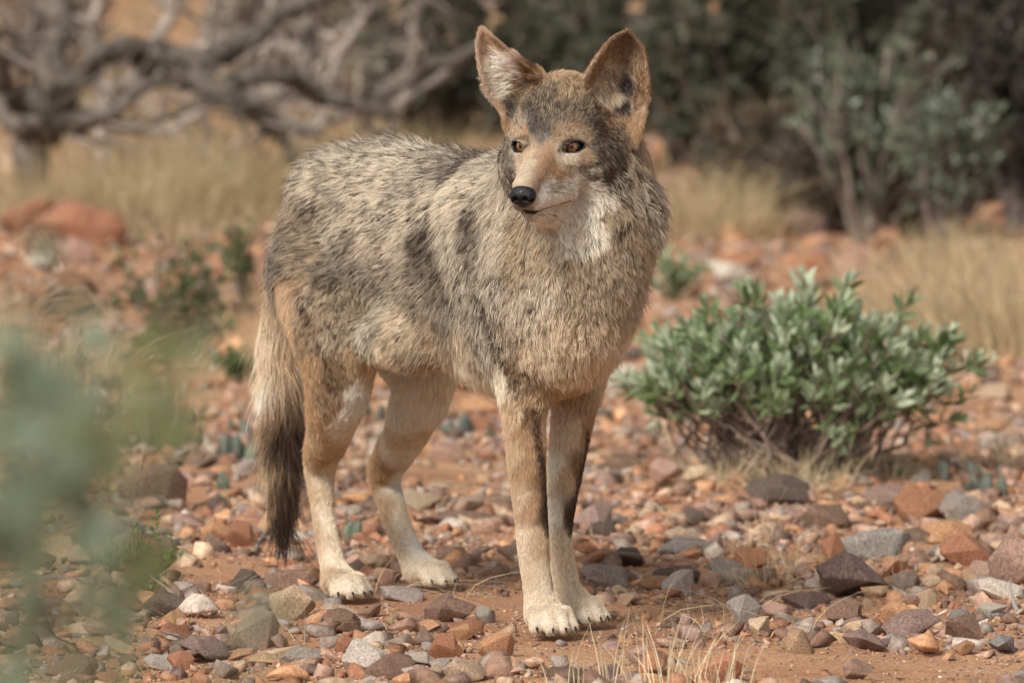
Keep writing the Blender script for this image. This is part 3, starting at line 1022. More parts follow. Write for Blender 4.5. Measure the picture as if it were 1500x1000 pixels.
# skin: same lie of colours, darker where strokes are
skin = (VF[:, 5:8] * .55 + .05)
skin = skin * (1 - VS[:, None]) + VSC * VS[:, None]
for ec, eg, esl, eup in EYES:
    q = BV - ec
    m = (np.linalg.norm(q, axis=1) < .024) & ((q @ eg) > -.006) & (((q @ esl) / .0160) ** 2 + ((q @ eup) / .0076) ** 2 < 1)
    skin[m] = (.012, .009, .008)
dmv = np.sqrt(((BV[:, None] - MP[None, ::2]) ** 2).sum(2)).min(1) if len(BV) < 50000 else np.full(len(BV), 1.0)
_i = np.nonzero(np.linalg.norm(BV - H(.04, 0, -.05), axis=1) < .09)[0]
dmv[_i] = np.sqrt(((BV[_i, None] - MP[None]) ** 2).sum(2)).min(1)
skin[dmv < .0042] = (.015, .011, .010)
at_ = body_me.color_attributes.new("tint", 'FLOAT_COLOR', 'POINT')
c4_ = np.ones((len(BV), 4), np.float32); c4_[:, :3] = skin; at_.data.foreach_set("color", c4_.ravel())
SKIN = tint_mat("skin", rough=.7, spec=.3, scale=150, amp=.2)
body = cpart("body", body_me, SKIN)
NH = 430000
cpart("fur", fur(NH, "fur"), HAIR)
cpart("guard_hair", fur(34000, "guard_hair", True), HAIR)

# eyes
def cap(c, g, r0, ang, name, n=40, m=8, ax1=None, squash=1.0, push=0.0):
    g = g / np.linalg.norm(g); a = np.cross(g, (0, 0, 1.0)); a /= np.linalg.norm(a); b = np.cross(g, a)
    V = [c + g * (r0 + push)]; Fc = []
    for i in range(1, m + 1):
        th = ang * i / m
        for j in range(n):
            ph = 2 * math.pi * j / n
            V.append(c + (g * math.cos(th) + (a * math.cos(ph) + b * math.sin(ph)) * math.sin(th)) * r0 + g * push * (1 - i / m))
    for j in range(n):
        Fc.append((0, 1 + (j + 1) % n, 1 + j))
        for i in range(m - 1):
            p, q = 1 + i * n + j, 1 + i * n + (j + 1) % n
            Fc.append((p, q, q + n)); Fc.append((p, q + n, p + n))
    return np_mesh(name, V, Fc)
EYEM = plain_mat("eye_dark", (.02, .014, .010), .12, .6, 1.0)
def iris_mat():
    m, nt, b = new_mat("amber_iris")
    at = nt.nodes.new("ShaderNodeTexNoise"); at.inputs["Scale"].default_value = 900
    tc = nt.nodes.new("ShaderNodeTexCoord"); nt.links.new(tc.outputs["Object"], at.inputs["Vector"])
    cr = nt.nodes.new("ShaderNodeValToRGB")
    cr.color_ramp.elements[0].position = .35; cr.color_ramp.elements[0].color = (.10, .042, .012, 1)
    cr.color_ramp.elements[1].position = .65; cr.color_ramp.elements[1].color = (.36, .19, .055, 1)
    nt.links.new(at.outputs["Fac"], cr.inputs[0]); nt.links.new(cr.outputs[0], b.inputs["Base Color"])
    b.inputs["Roughness"].default_value = .15; b.inputs["Coat Weight"].default_value = 1.0; b.inputs["Coat Roughness"].default_value = .03
    return m
IRISM = iris_mat(); PUPM = plain_mat("pupil", (.004, .003, .003), .05, .6, 1.0)
LOOK = HF * .93 + HL * -.10 + HU * .06
for ec, eg, esl, eup in EYES:
    lk = eg * .62 + (HF * .9 + HU * .05) * .38; lk /= np.linalg.norm(lk)
    e = cpart("eye", cap(ec, lk, EYE_R, math.pi * .98, "eye", 48, 24), EYEM)
    i_ = cpart("iris", cap(ec, lk, EYE_R + .00025, .54, "iris", 40, 6), IRISM, e)
    p_ = cpart("pupil", cap(ec, lk, EYE_R + .0005, .19, "pupil", 30, 4), PUPM, e)

# nose leather
def nose_mesh():
    lo, hi = -.026, .026
    h = .0009
    ax = np.arange(lo, hi, h)
    A, B, C = np.meshgrid(ax, ax, ax, indexing='ij')
    AX = ((1, 0, 0), (0, 1, 0), (0, 0, 1))
    D = ell_d(A, B, C, (0, 0, .001), AX, (.0125, .0150, .0118))
    D = smin(D, ell_d(A, B, C, (-.003, 0, .004), AX, (.013, .0115, .0085)), .006)
    D = smin(D, ell_d(A, B, C, (.0015, 0, -.007), AX, (.009, .0075, .0085)), .005)
    for sg in (-1, 1):
        D = smin(D, ell_d(A, B, C, (.001, sg * .009, -.001), AX, (.0105, .0072, .0088)), .004)
        D = -smin(-D, ell_d(A, B, C, (.0125, sg * .0062, -.0008), AX, (.0075, .0034, .0033)), .0016)
        D = -smin(-D, ell_d(A, B, C, (.0085, sg * .0125, -.0035), AX, (.0055, .0042, .0014)), .0014)
    D = -smin(-D, ell_d(A, B, C, (.0140, 0, -.008), AX, (.004, .0008, .010)), .0012)
    V, Fq = surface_nets(D, ax, ax, ax)
    V = relax(V, Fq, 1, .4)
    Wd = NOSE_C + V[:, :1] * (HF * .97 - HU * .12) + V[:, 1:2] * HL + V[:, 2:3] * (HU * .97 + HF * .12)
    return np_mesh("nose", Wd, Fq)
NM, _nt, _b = new_mat("nose_leather")
_b.inputs["Base Color"].default_value = (.005, .0045, .005, 1); _b.inputs["Roughness"].default_value = .42; _b.inputs["Specular IOR Level"].default_value = .35; _b.inputs["Coat Weight"].default_value = .12; _b.inputs["Coat Roughness"].default_value = .2
_v = _nt.nodes.new("ShaderNodeTexVoronoi"); _v.inputs["Scale"].default_value = 700
_tc = _nt.nodes.new("ShaderNodeTexCoord"); _nt.links.new(_tc.outputs["Object"], _v.inputs["Vector"])
_bp = _nt.nodes.new("ShaderNodeBump"); _bp.inputs["Strength"].default_value = .8; _bp.inputs["Distance"].default_value = .0008
_nt.links.new(_v.outputs["Distance"], _bp.inputs["Height"]); _nt.links.new(_bp.outputs[0], _b.inputs["Normal"])
cpart("nose", nose_mesh(), NM)

# claws
CLAWM = plain_mat("claw", (.018, .014, .012), .6, .2)
def tube(path, radii, name, n=8):
    path = np.array(path, float); V = []; Fc = []
    for i, p in enumerate(path):
        d = path[min(i + 1, len(path) - 1)] - path[max(i - 1, 0)]; d /= np.linalg.norm(d) + 1e-12
        a = np.cross(d, (0.3, 0.2, 1.0)); a /= np.linalg.norm(a); b = np.cross(d, a)
        for j in range(n):
            ph = 2 * math.pi * j / n
            V.append(p + (a * math.cos(ph) + b * math.sin(ph)) * radii[i])
    for i in range(len(path) - 1):
        for j in range(n):
            Fc.append((i * n + j, i * n + (j + 1) % n, (i + 1) * n + (j + 1) % n, (i + 1) * n + j))
    Fc.append(tuple((len(path) - 1) * n + j for j in (0, 1, 2, 3))) if n == 4 else None
    return V, [f for f in Fc if f is not None]
for tip, d in CLAWS:
    pth = [tip + d * .001 + DZ * .001, tip + d * .0065 + DZ * .0000, tip + d * .0095 - DZ * .0025, tip + d * .011 - DZ * .0065]
    V, Fc = tube(pth, [.0024, .0021, .0014, .0004], "claw")
    cpart("claw", np_mesh("claw", V, Fc), CLAWM)
# whiskers
wv = []; nK = 7
def whisk(px, py, ex, ey, dz):
    p, n = hit(px, py); e = P(ex, ey, p[1] + dz)
    m_ = (p + e) / 2 + n * .006 + DZ * .006
    t = np.linspace(0, 1, nK)[:, None]
    return (1 - t) ** 2 * p + 2 * t * (1 - t) * m_ + t * t * e
for i in range(13):
    a, b = 808 + random.uniform(-14, 14), 279 + random.uniform(-9, 9)
    wv.append(whisk(a, b, a + random.uniform(30, 74), b + random.uniform(-6, 40), random.uniform(-.01, .03)))
for i in range(9):
    a, b = 764 + random.uniform(-4, 5), 300 + random.uniform(-4, 5)
    wv.append(whisk(a, b, a + random.uniform(-22, -8), b + random.uniform(4, 22), random.uniform(-.01, .02)))
for i in range(7):
    a, b = 800 + random.uniform(-14, 12), 314
    wv.append(whisk(a, b, a + random.uniform(6, 28), b + random.uniform(12, 34), -.01))
wc = bpy.data.hair_curves.new("whiskers"); wc.add_curves([nK] * len(wv))
wc.points.foreach_set("position", np.array(wv, np.float32).ravel())
wc.points.foreach_set("radius", np.tile(np.linspace(.00022, .00005, nK), len(wv)).astype(np.float32))
cpart("whiskers", wc, plain_mat("whisker", (.03, .025, .022), .4, .4))
# ================================================================== GROUND
def sstep(a, b, x):
    t = np.clip((x - a) / (b - a), 0, 1); return t * t * (3 - 2 * t)
_gx = np.array([0, 3.5, 6, 8, 11, 15, 20, 26, 40, 80]); _gz = np.array([0, 0, .03, .08, .17, .30, .75, 1.9, 5.5, 14])
def ground_z(x, y):
    x = np.atleast_1d(np.asarray(x, float)); y = np.atleast_1d(np.asarray(y, float))
    base = np.interp(y, _gx, _gz)
    p = np.stack([x, y, np.zeros_like(x)], 1)
    amp = .010 + .05 * sstep(2.5, 9, y) + .25 * sstep(16, 30, y)
    flat = 1 - .85 * np.exp(-(((x - .0) / .35) ** 2 + ((y - .35) / .55) ** 2) ** 2)
    b = (fbm(p * 1.7, 31, 3) - .5) * 2 * amp * flat + (fbm(p * 11, 32, 3) - .5) * .022 * flat + (fbm(p * 45, 33, 2) - .5) * .006 * flat
    return base + b - .004
def gaxis(segs): return axis(segs).astype(float)
xs = gaxis([(-70, -8, 2.0), (-8, -1.6, .16), (-1.6, 1.8, .016), (1.8, 8, .16), (8, 70, 2.0)])
ys = gaxis([(-9, -1.2, .2), (-1.2, 2.6, .014), (2.6, 7, .04), (7, 22, .16), (22, 80, 1.2)])
GXX, GYY = np.meshgrid(xs, ys, indexing='ij')
gz_ = ground_z(GXX.ravel(), GYY.ravel())
nx_, ny_ = len(xs), len(ys)
ii, jj = np.meshgrid(np.arange(nx_ - 1), np.arange(ny_ - 1), indexing='ij')
i0 = (ii * ny_ + jj).ravel()
gf = np.stack([i0, i0 + ny_, i0 + ny_ + 1, i0 + 1], 1)
def soil_mat():
    m, nt, b = new_mat("soil")
    tc = nt.nodes.new("ShaderNodeTexCoord")
    def N(s, d=8, r=.6):
        n = nt.nodes.new("ShaderNodeTexNoise"); n.inputs["Scale"].default_value = s; n.inputs["Detail"].default_value = d; n.inputs["Roughness"].default_value = r
        nt.links.new(tc.outputs["Object"], n.inputs["Vector"]); return n
    n1 = N(2.2); cr = nt.nodes.new("ShaderNodeValToRGB")
    e = cr.color_ramp.elements
    e[0].position = .30; e[0].color = (.26, .135, .080, 1); e[1].position = .72; e[1].color = (.50, .30, .175, 1)
    e2 = e.new(.5); e2.color = (.42, .225, .125, 1)
    nt.links.new(n1.outputs["Fac"], cr.inputs[0])
    n2 = N(140, 6, .7); mr = nt.nodes.new("ShaderNodeMapRange"); mr.inputs[1].default_value = .3; mr.inputs[2].default_value = .7; mr.inputs[3].default_value = .62; mr.inputs[4].default_value = 1.3
    nt.links.new(n2.outputs["Fac"], mr.inputs[0])
    vm = nt.nodes.new("ShaderNodeVectorMath"); vm.operation = 'SCALE'
    nt.links.new(cr.outputs[0], vm.inputs[0]); nt.links.new(mr.outputs[0], vm.inputs["Scale"]); nt.links.new(vm.outputs[0], b.inputs["Base Color"])
    b.inputs["Roughness"].default_value = .95; b.inputs["Specular IOR Level"].default_value = .1
    n3 = N(260, 8, .75); n4 = nt.nodes.new("ShaderNodeTexVoronoi"); n4.inputs["Scale"].default_value = 190; nt.links.new(tc.outputs["Object"], n4.inputs["Vector"])
    ad = nt.nodes.new("ShaderNodeMath"); ad.operation = 'SUBTRACT'; nt.links.new(n3.outputs["Fac"], ad.inputs[0]); nt.links.new(n4.outputs["Distance"], ad.inputs[1])
    bp = nt.nodes.new("ShaderNodeBump"); bp.inputs["Strength"].default_value = .8; bp.inputs["Distance"].default_value = .003
    nt.links.new(ad.outputs[0], bp.inputs["Height"]); nt.links.new(bp.outputs[0], b.inputs["Normal"])
    return m
tag(link("ground", np_mesh("ground", np.stack([GXX.ravel(), GYY.ravel(), gz_], 1), gf), None, soil_mat()), kind="structure")
def ground_at_px(px, py):
    """world point where the sight line through a pixel meets the ground"""
    r = ray(px, py); o = np.array((0, -CAM_D, CAM_H))
    ts = np.linspace(2.0, 70, 1400) / r.y
    q = o[None] + np.outer(ts, np.array(r))
    g = ground_z(q[:, 0], q[:, 1])
    k = np.nonzero(q[:, 2] < g)[0]
    return q[k[0]] if len(k) else q[-1]

# ================================================================== STONES
SC_ = {'rust': (.33, .140, .075), 'orange': (.46, .24, .125), 'tan': (.46, .33, .22), 'pink': (.42, .265, .195), 'grey': (.285, .245, .212),
       'brown': (.185, .110, .080), 'purple': (.225, .150, .130), 'bluegrey': (.25, .232, .222), 'pale': (.56, .48, .40), 'dark': (.075, .058, .052), 'ochre': (.45, .29, .165)}
STONE = tint_mat("stone", objcol=True, rough=.85, spec=.25, scale=28, amp=.45, bump=.55, bump_scale=90)
def _stone_noise(mat):
    nt = mat.node_tree; b = nt.nodes["Principled BSDF"]
    return mat
def rock_proto(seed, flat=.6, n=16, bevel=.06, sub=1):
    r = random.Random(seed)
    bm = bmesh.new()
    for _ in range(n):
        v = Vector((r.gauss(0, 1), r.gauss(0, 1), r.gauss(0, 1))).normalized()
        bm.verts.new((v.x * r.uniform(.8, 1.05) * .5, v.y * r.uniform(.7, 1.0) * .5, v.z * .5 * flat * r.uniform(.8, 1.1)))
    ret = bmesh.ops.convex_hull(bm, input=bm.verts)
    bmesh.ops.delete(bm, geom=[g for g in ret['geom_interior'] if isinstance(g, bmesh.types.BMVert)], context='VERTS')
    bmesh.ops.dissolve_limit(bm, angle_limit=.25, verts=bm.verts, edges=bm.edges)
    if bevel > 0:
        bmesh.ops.bevel(bm, geom=list(bm.edges), offset=bevel * .5, segments=2, profile=.6, affect='EDGES', clamp_overlap=True)
    bmesh.ops.triangulate(bm, faces=bm.faces)
    for _ in range(sub):
        bmesh.ops.subdivide_edges(bm, edges=[e for e in bm.edges if e.calc_length() > .09], cuts=1, use_grid_fill=True)
        bmesh.ops.triangulate(bm, faces=bm.faces)
    for v in bm.verts:
        q = v.co * 3.1 + Vector((seed * 3.7, 0, 0))
        d = mnoise.noise(q) * .045 + mnoise.noise(q * 3.3) * .02
        lam = mnoise.noise(Vector((q.x * .6, q.y * .6, q.z * 5.5))) * .02
        v.co += v.co.normalized() * (d + lam)
    V = np.array([v.co[:] for v in bm.verts]); F = np.array([[v.index for v in f.verts] for f in bm.faces])
    bm.verts.index_update()
    F = np.array([[v.index for v in f.verts] for f in bm.faces])
    bm.free()
    V[:, 2] -= 0
    w = np.abs(V).max(0) * 2
    V = V / np.array((w[0], w[0], w[0]))
    return V, F
PROTO = [rock_proto(s, fl, n, bv, sb) for s, fl, n, bv, sb in
         [(1, .55, 13, .025, 2), (2, .6, 11, .03, 2), (3, .42, 14, .02, 2), (4, .7, 13, .035, 2), (5, .33, 12, .02, 2), (6, .55, 11, .03, 2),
          (7, .6, 20, .06, 2), (8, .5, 11, .025, 2), (9, .75, 12, .03, 2), (10, .28, 12, .015, 2), (11, .6, 15, .035, 2), (12, .65, 10, .02, 2)]]
PM = []
for i_, (V, F) in enumerate(PROTO):
    me = np_mesh("stone", V, F, smooth=False); me.materials.append(STONE); PM.append((me, V[:, 2].min(), V[:, 2].max()))
def smooth_by_angle(me):
    pass
STONES_AT = []
def put_stone(x, y, w, h, col, label, group, proto=None, yaw=None, tilt=.12, own=False, z=None, jit=.18, asp=None):
    k = proto if proto is not None else random.randrange(len(PM))
    me, z0, z1 = PM[k]
    o = bpy.data.objects.new("stone", me); COL.objects.link(o)
    hz = (z1 - z0)
    o.scale = (w, w * (asp if asp else random.uniform(.7, 1.05)), h / hz * 1.25)
    gz = float(ground_z(x, y)[0]) if z is None else z
    o.location = (x, y, gz + h * .36)
    o.rotation_euler = (random.uniform(-tilt, tilt), random.uniform(-tilt, tilt), yaw if yaw is not None else random.uniform(0, 6.28))
    c = np.array(SC_[col]) * np.exp(np.array([random.gauss(0, jit)] * 3) + np.array([random.gauss(0, .02) for _ in range(3)]))
    c = c * .84 + np.array((.36, .22, .14)) * .16      # desert dust
    o.color = (*np.clip(c, .02, .8), 1)
    tag(o, label, "stone", group)
    STONES_AT.append((x, y, w * .5))
    return o
G_ST = "stones lying on the orange ground"
BIG = [
 (1245, 884, 122, 60, 'purple', 4, "broad flat brown slab propped on smaller stones right of the coyote"),
 (1242, 926, 66, 36, 'brown', 2, "flat rusty brown stone directly under the broad propped slab"),
 (1312, 922, 62, 42, 'orange', 1, "squarish orange block touching the right end of the broad slab"),
 (1352, 898, 42, 30, 'tan', 3, "small tan stone just behind the squarish orange block"),
 (1092, 922, 58, 44, 'grey', 8, "pointed grey stone on the gravel in front of the dry grass"),
 (1140, 912, 44, 28, 'pink', 6, "rounded pinkish stone just right of the pointed grey stone"),
 (1484, 876, 96, 92, 'pink', 1, "large pinkish brown block cut by the right edge of the photo"),
 (1424, 836, 88, 50, 'rust', 5, "wedge shaped reddish orange stone behind the large pinkish block"),
 (1392, 806, 94, 34, 'orange', 2, "long light orange flat stone behind the reddish wedge"),
 (1275, 824, 130, 40, 'bluegrey', 7, "long mottled blue grey stone behind the broad brown slab"),
 (1222, 836, 42, 50, 'rust', 8, "upright rusty stone standing against the long blue grey stone"),
 (1148, 750, 116, 40, 'dark', 2, "dark charcoal flat rock at the foot of the leafy bush"),
 (1352, 770, 104, 56, 'rust', 5, "low red rock right of the charcoal rock"),
 (1412, 772, 74, 48, 'grey', 6, "grey tan rounded rock right of the low red rock"),
 (1198, 776, 110, 36, 'brown', 0, "brown low rock in front of the dark charcoal rock"),
 (1308, 742, 90, 28, 'purple', 2, "flat purplish stone behind the low red rock"),
 (914, 838, 66, 30, 'dark', 11, "dark brown block behind the coyote's front paws"),
 (905, 698, 76, 32, 'brown', 0, "wide brown stone between the coyote's chest and the leafy bush"),
 (655, 922, 86, 46, 'brown', 1, "angular dark brown rock on bare soil between hind and front paws"),
 (711, 916, 30, 26, 'grey', 6, "little round grey stone beside the angular dark brown rock"),
 (648, 976, 62, 40, 'rust', 11, "rust coloured stone below the angular dark brown rock"),
 (727, 976, 62, 40, 'orange', 3, "blunt light orange stone below the front paws, right of the rust one"),
 (670, 1004, 96, 34, 'tan', 0, "brownish tan rock cut by the bottom edge below the rust stone"),
 (422, 880, 88, 34, 'brown', 7, "smooth flat brown stone left of the nearer hind paw"),
 (492, 908, 80, 20, 'tan', 4, "thin pale tan slab below the nearer hind paw"),
 (420, 918, 84, 44, 'tan', 10, "lumpy tan stone below the smooth flat brown stone"),
 (440, 974, 66, 22, 'grey', 9, "dark grey flat slab near the bottom edge left of the rust stone"),
 (392, 978, 72, 18, 'ochre', 4, "thin ochre slab touching the dark grey flat slab"),
 (374, 962, 76, 58, 'pink', 3, "rounded pink stone partly veiled by the blurred leaves"),
 (265, 986, 48, 30, 'rust', 8, "small red wedge at the bottom left below the twig"),
 (238, 916, 78, 46, 'dark', 1, "dark reddish rock at the foot of the green sprig"),
 (217, 752, 112, 66, 'brown', 3, "big brown grey boulder behind the blurred foreground leaves"),
 (160, 800, 74, 40, 'purple', 6, "purplish stone in front of the big brown grey boulder"),
 (312, 802, 48, 40, 'orange', 1, "small orange block left of the coyote's tail tip"),
 (348, 806, 58, 42, 'rust', 11, "rust brown block left of the tail tip, beside the orange one"),
 (320, 758, 40, 30, 'dark', 8, "dark chunk behind the two blocks left of the tail"),
 (646, 684, 84, 34, 'pink', 0, "pinkish flat rock under the belly behind the legs"),
 (700, 640, 60, 26, 'rust', 2, "reddish stone under the belly, farther back than the pinkish rock"),
 (612, 752, 80, 30, 'tan', 5, "tan slab between the hind and front legs"),
 (674, 775, 130, 18, 'brown', 9, "long thin brown slab between the hind and front legs"),
 (876, 790, 60, 22, 'dark', 0, "dark brown stone just behind the farther front leg"),
 (1000, 800, 80, 22, 'tan', 4, "thin tan slab between the front legs and the dry grass"),
 (1006, 818, 96, 20, 'bluegrey', 9, "thin blue grey splinter between the front legs and the dry grass"),
 (1062, 850, 60, 28, 'grey', 5, "grey wedge at the left foot of the dry grass"),
 (1095, 840, 70, 34, 'rust', 0, "red brown stone in the dry grass clump"),
 (1405, 918, 38, 22, 'bluegrey', 9, "small blue grey chip right of the squarish orange block"),
 (120, 366, 150, 64, 'rust', 6, "largest of the far red boulders at the left under the dead tree"),
 (40, 352, 96, 52, 'rust', 3, "far red boulder at the left edge under the dead tree"),
 (196, 348, 84, 36, 'brown', 0, "far brown rock at the right end of the red boulders"),
 (114, 392, 56, 40, 'pink', 6, "pale pink cobble in front of the far red boulders"),
 (62, 394, 54, 20, 'pale', 2, "flat whitish cobble in front of the far red boulders"),
 (1246, 410, 62, 46, 'pink', 3, "far pale pink rock above the leafy bush"),
 (1196, 400, 54, 30, 'rust', 0, "far red rock left of the pale pink one above the bush"),
 (1178, 352, 80, 40, 'purple', 6, "far dark purplish rock in front of the thicket"),
 (1300, 372, 60, 34, 'rust', 11, "far rusty rock at the foot of the tan grass"),
 (1086, 400, 90, 26, 'rust', 2, "far low red rock left of the bush top"),
 (690, 575, 54, 20, 'pale', 4, "pale flat stone seen under the belly"),
 (1490, 470, 40, 30, 'brown', 1, "brown stone at the right edge in the tan grass"),
 (1462, 590, 64, 26, 'tan', 2, "tan stone right of the leafy bush"),
]
for px, py, w, h, col, pr, lab in BIG:
    g = ground_at_px(px, py - h * .10)
    s = (g[1] + CAM_D) / FPX
    zb = None
    o = put_stone(g[0], g[1] + w * s * .25, w * s, h * s * 1.05, col, lab, None, proto=pr, yaw=random.uniform(-.5, .5), tilt=.08, jit=.05)
    if lab.startswith("broad flat"): o.location.z += .006; o.rotation_euler = (.16, .04, .15)

PAWS = np.array([P(806, 922, .055)[:2], P(852, 906, .175)[:2], P(509, 872, .50)[:2], P(634, 856, .66)[:2], ground_at_px(402, 812)[:2]])
def bare(x, y):
    """1 where the photo shows bare soil"""
    x = np.atleast_1d(x); y = np.atleast_1d(y)
    out = np.zeros(len(x))
    for px, py, rx, ry in ((700, 890, .18, .26), (1220, 975, .30, .20), (330, 845, .12, .16), (1000, 905, .13, .12), (640, 700, .16, .3), (900, 960, .15, .1), ):
        g = GB[(px, py)]
        out = np.maximum(out, np.exp(-(((x - g[0]) / rx) ** 2 + ((y - g[1]) / ry) ** 2)))
    return out
GB = {k: ground_at_px(*k) for k in ((700, 890), (1220, 975), (330, 845), (1000, 905), (640, 700), (900, 960), (700, 500), (250, 500), (1380, 560))}
names_col = {'rust': 'rust red', 'orange': 'orange', 'tan': 'tan', 'pink': 'pinkish', 'grey': 'grey', 'brown': 'brown', 'purple': 'purplish brown', 'bluegrey': 'blue grey', 'pale': 'pale', 'dark': 'dark', 'ochre': 'ochre'}
cols_w = ['rust'] * 4 + ['orange'] * 5 + ['tan'] * 4 + ['pink'] * 5 + ['grey'] * 4 + ['brown'] * 5 + ['purple'] * 4 + ['bluegrey', 'pale', 'dark', 'dark', 'ochre']
n_loose = 0; tries = 0
while n_loose < 236 and tries < 20000:
    tries += 1
    py = 1000 - 560 * random.random() ** 1.25; px = random.uniform(-10, 1510)
    Dd = CAM_H * FPX / max(py - 47, 60)
    x, y = (px - 750) / FPX * Dd, Dd - CAM_D
    if np.min(np.hypot(PAWS[:, 0] - x, PAWS[:, 1] - .03 - y)) < .075: continue
    if 365 < px < 455 and 770 < py < 850: continue
    if bare(x, y)[0] > random.uniform(.25, .8): continue
    w = random.choice((.026, .032, .038, .045, .055, .065, .08)) * random.uniform(.85, 1.15) * (1 + max(0, y) * .10)
    if any(math.hypot(a - x, b - y) < (c + w * .5) * .8 for a, b, c in STONES_AT): continue
    col = random.choice(cols_w)
    size = "small" if w < .032 else ("fist sized" if w > .06 else "middling")
    if py > 930: where = "along the bottom of the view"
    elif y < .9 and px < 460: where = "left of the coyote"
    elif y < .9 and px < 900: where = "about the coyote's feet"
    elif y < .9: where = "right of the coyote's paws"
    elif px < 460: where = "well behind the tail at left"
    elif px < 900: where = "behind the coyote's legs"
    else: where = "around and behind the leafy bush"
    put_stone(x, y, w, w * random.uniform(.28, .55), col, f"{size} {names_col[col]} stone among the gravel {where}", f"loose stones {where}", tilt=.35)
    n_loose += 1

GRV = tint_mat("gravel", rough=.9, spec=.2, scale=120, amp=.3, bump=.4, bump_scale=400)
CHIP = []
for sd_ in range(14):
    r = random.Random(100 + sd_); bm = bmesh.new()
    for _ in range(8 if sd_ % 3 else 12):
        v = Vector((r.gauss(0, 1), r.gauss(0, 1), r.gauss(0, 1))).normalized(); bm.verts.new((v.x * .5, v.y * .42, v.z * r.uniform(.13, .34)))
    ret = bmesh.ops.convex_hull(bm, input=bm.verts)
    bmesh.ops.delete(bm, geom=[g for g in ret['geom_interior'] if isinstance(g, bmesh.types.BMVert)], context='VERTS')
    if sd_ % 2 == 0:
        bmesh.ops.bevel(bm, geom=list(bm.edges), offset=.04, segments=1, affect='EDGES', clamp_overlap=True)
    bmesh.ops.triangulate(bm, faces=bm.faces); bm.verts.index_update()
    CHIP.append((np.array([v.co[:] for v in bm.verts]), np.array([[v.index for v in f.verts] for f in bm.faces]))); bm.free()
def scatter_chips(n, area, smin_, smax_, seed, barefac=1.0, pw=2.0, thr=.36, side=.55):
    n = int(n * (1 + side / (.108 * (area[0] + area[1]) / 2)) * (area[1] / ((area[0] + area[1]) / 2)) * 1.02)
    """area: list of (D0,D1) distance span; stones fill the visible wedge"""
    r = np.random.default_rng(seed)
    D = np.sqrt(r.uniform(area[0] ** 2, area[1] ** 2, n * 2))
    x = r.uniform(-1, 1, n * 2) * (.108 * area[1] + side); x = np.where(np.abs(x) < .108 * D + side, x, 99.0); y = D - CAM_D
    b = np.zeros(n * 2); b = bare(x, y)
    dp = np.min(np.hypot(x[:, None] - PAWS[None, :, 0], y[:, None] - PAWS[None, :, 1]), axis=1)
    patch = fbm(np.stack([x * 5, y * 3.5, x * 0], 1), seed, 3)
    k = (r.random(n * 2) > b * barefac) & (patch + r.uniform(-.12, .12, n * 2) > thr) & (x < 90)
    sz = smin_ * (smax_ / smin_) ** (r.random(n * 2) ** pw)
    k &= dp > (.040 + sz)
    x, y, sz = x[k][:n], y[k][:n], sz[k][:n]
    z = ground_z(x, y)
    keys = [SC_[c] for c in cols_w]
    col = np.array(keys)[r.integers(0, len(keys), len(x))] * np.exp(r.normal(0, .22, (len(x), 1)))
    col = col * .74 + np.array((.40, .235, .145)) * .26
    yaw = r.uniform(0, 6.28, len(x)); tx = r.normal(0, .3, len(x)); ty = r.normal(0, .3, len(x)); which = r.integers(0, len(CHIP), len(x))
    VV, FF, CC = [], [], []; off = 0
    for ci, (V, F) in enumerate(CHIP):
        m = np.nonzero(which == ci)[0]
        if len(m) == 0: continue
        s = sz[m][:, None, None]; asp = r.uniform(.7, 1.1, (len(m), 1, 1))
        v = V[None] * s * np.concatenate([np.ones_like(asp), asp, r.uniform(.7, 1.4, (len(m), 1, 1))], 2)
        c_, s_ = np.cos(tx[m])[:, None], np.sin(tx[m])[:, None]
        v = np.stack([v[..., 0], v[..., 1] * c_ - v[..., 2] * s_, v[..., 1] * s_ + v[..., 2] * c_], 2)
        c_, s_ = np.cos(ty[m])[:, None], np.sin(ty[m])[:, None]
        v = np.stack([v[..., 0] * c_ + v[..., 2] * s_, v[..., 1], -v[..., 0] * s_ + v[..., 2] * c_], 2)
        c_, s_ = np.cos(yaw[m])[:, None], np.sin(yaw[m])[:, None]
        v = np.stack([v[..., 0] * c_ - v[..., 1] * s_, v[..., 0] * s_ + v[..., 1] * c_, v[..., 2]], 2)
        v = v + np.stack([x[m], y[m], z[m] + sz[m] * .06], 1)[:, None]
        nv = V.shape[0]
        f = F[None] + (np.arange(len(m)) * nv)[:, None, None] + off
        VV.append(v.reshape(-1, 3)); FF.append(f.reshape(-1, 3)); CC.append(np.repeat(col[m], nv, axis=0)); off += len(m) * nv
    return np.vstack(VV), np.vstack(FF), np.vstack(CC)
def join(parts):
    VV, FF, CC, off = [], [], [], 0
    for V, F, C in parts:
        VV.append(V); FF.append(F + off); CC.append(C); off += len(V)
    return np.vstack(VV), np.vstack(FF), np.vstack(CC)
V, F, C = join([scatter_chips(24000, (5.9, 9.0), .0030, .010, 1, .85, 1.1), scatter_chips(6500, (6.2, 10.5), .009, .030, 2, 1.1, 1.3, .42), scatter_chips(2600, (6.3, 11), .028, .070, 8, 1.3, 1.1, .40), scatter_chips(9000, (9, 19), .014, .075, 3, .9, 1.4), scatter_chips(900, (12, 24), .04, .16, 5, .5, 2.0)])
tag(link("gravel", np_mesh("gravel", V, F, smooth=False, cols=C), None, GRV), kind="stuff")
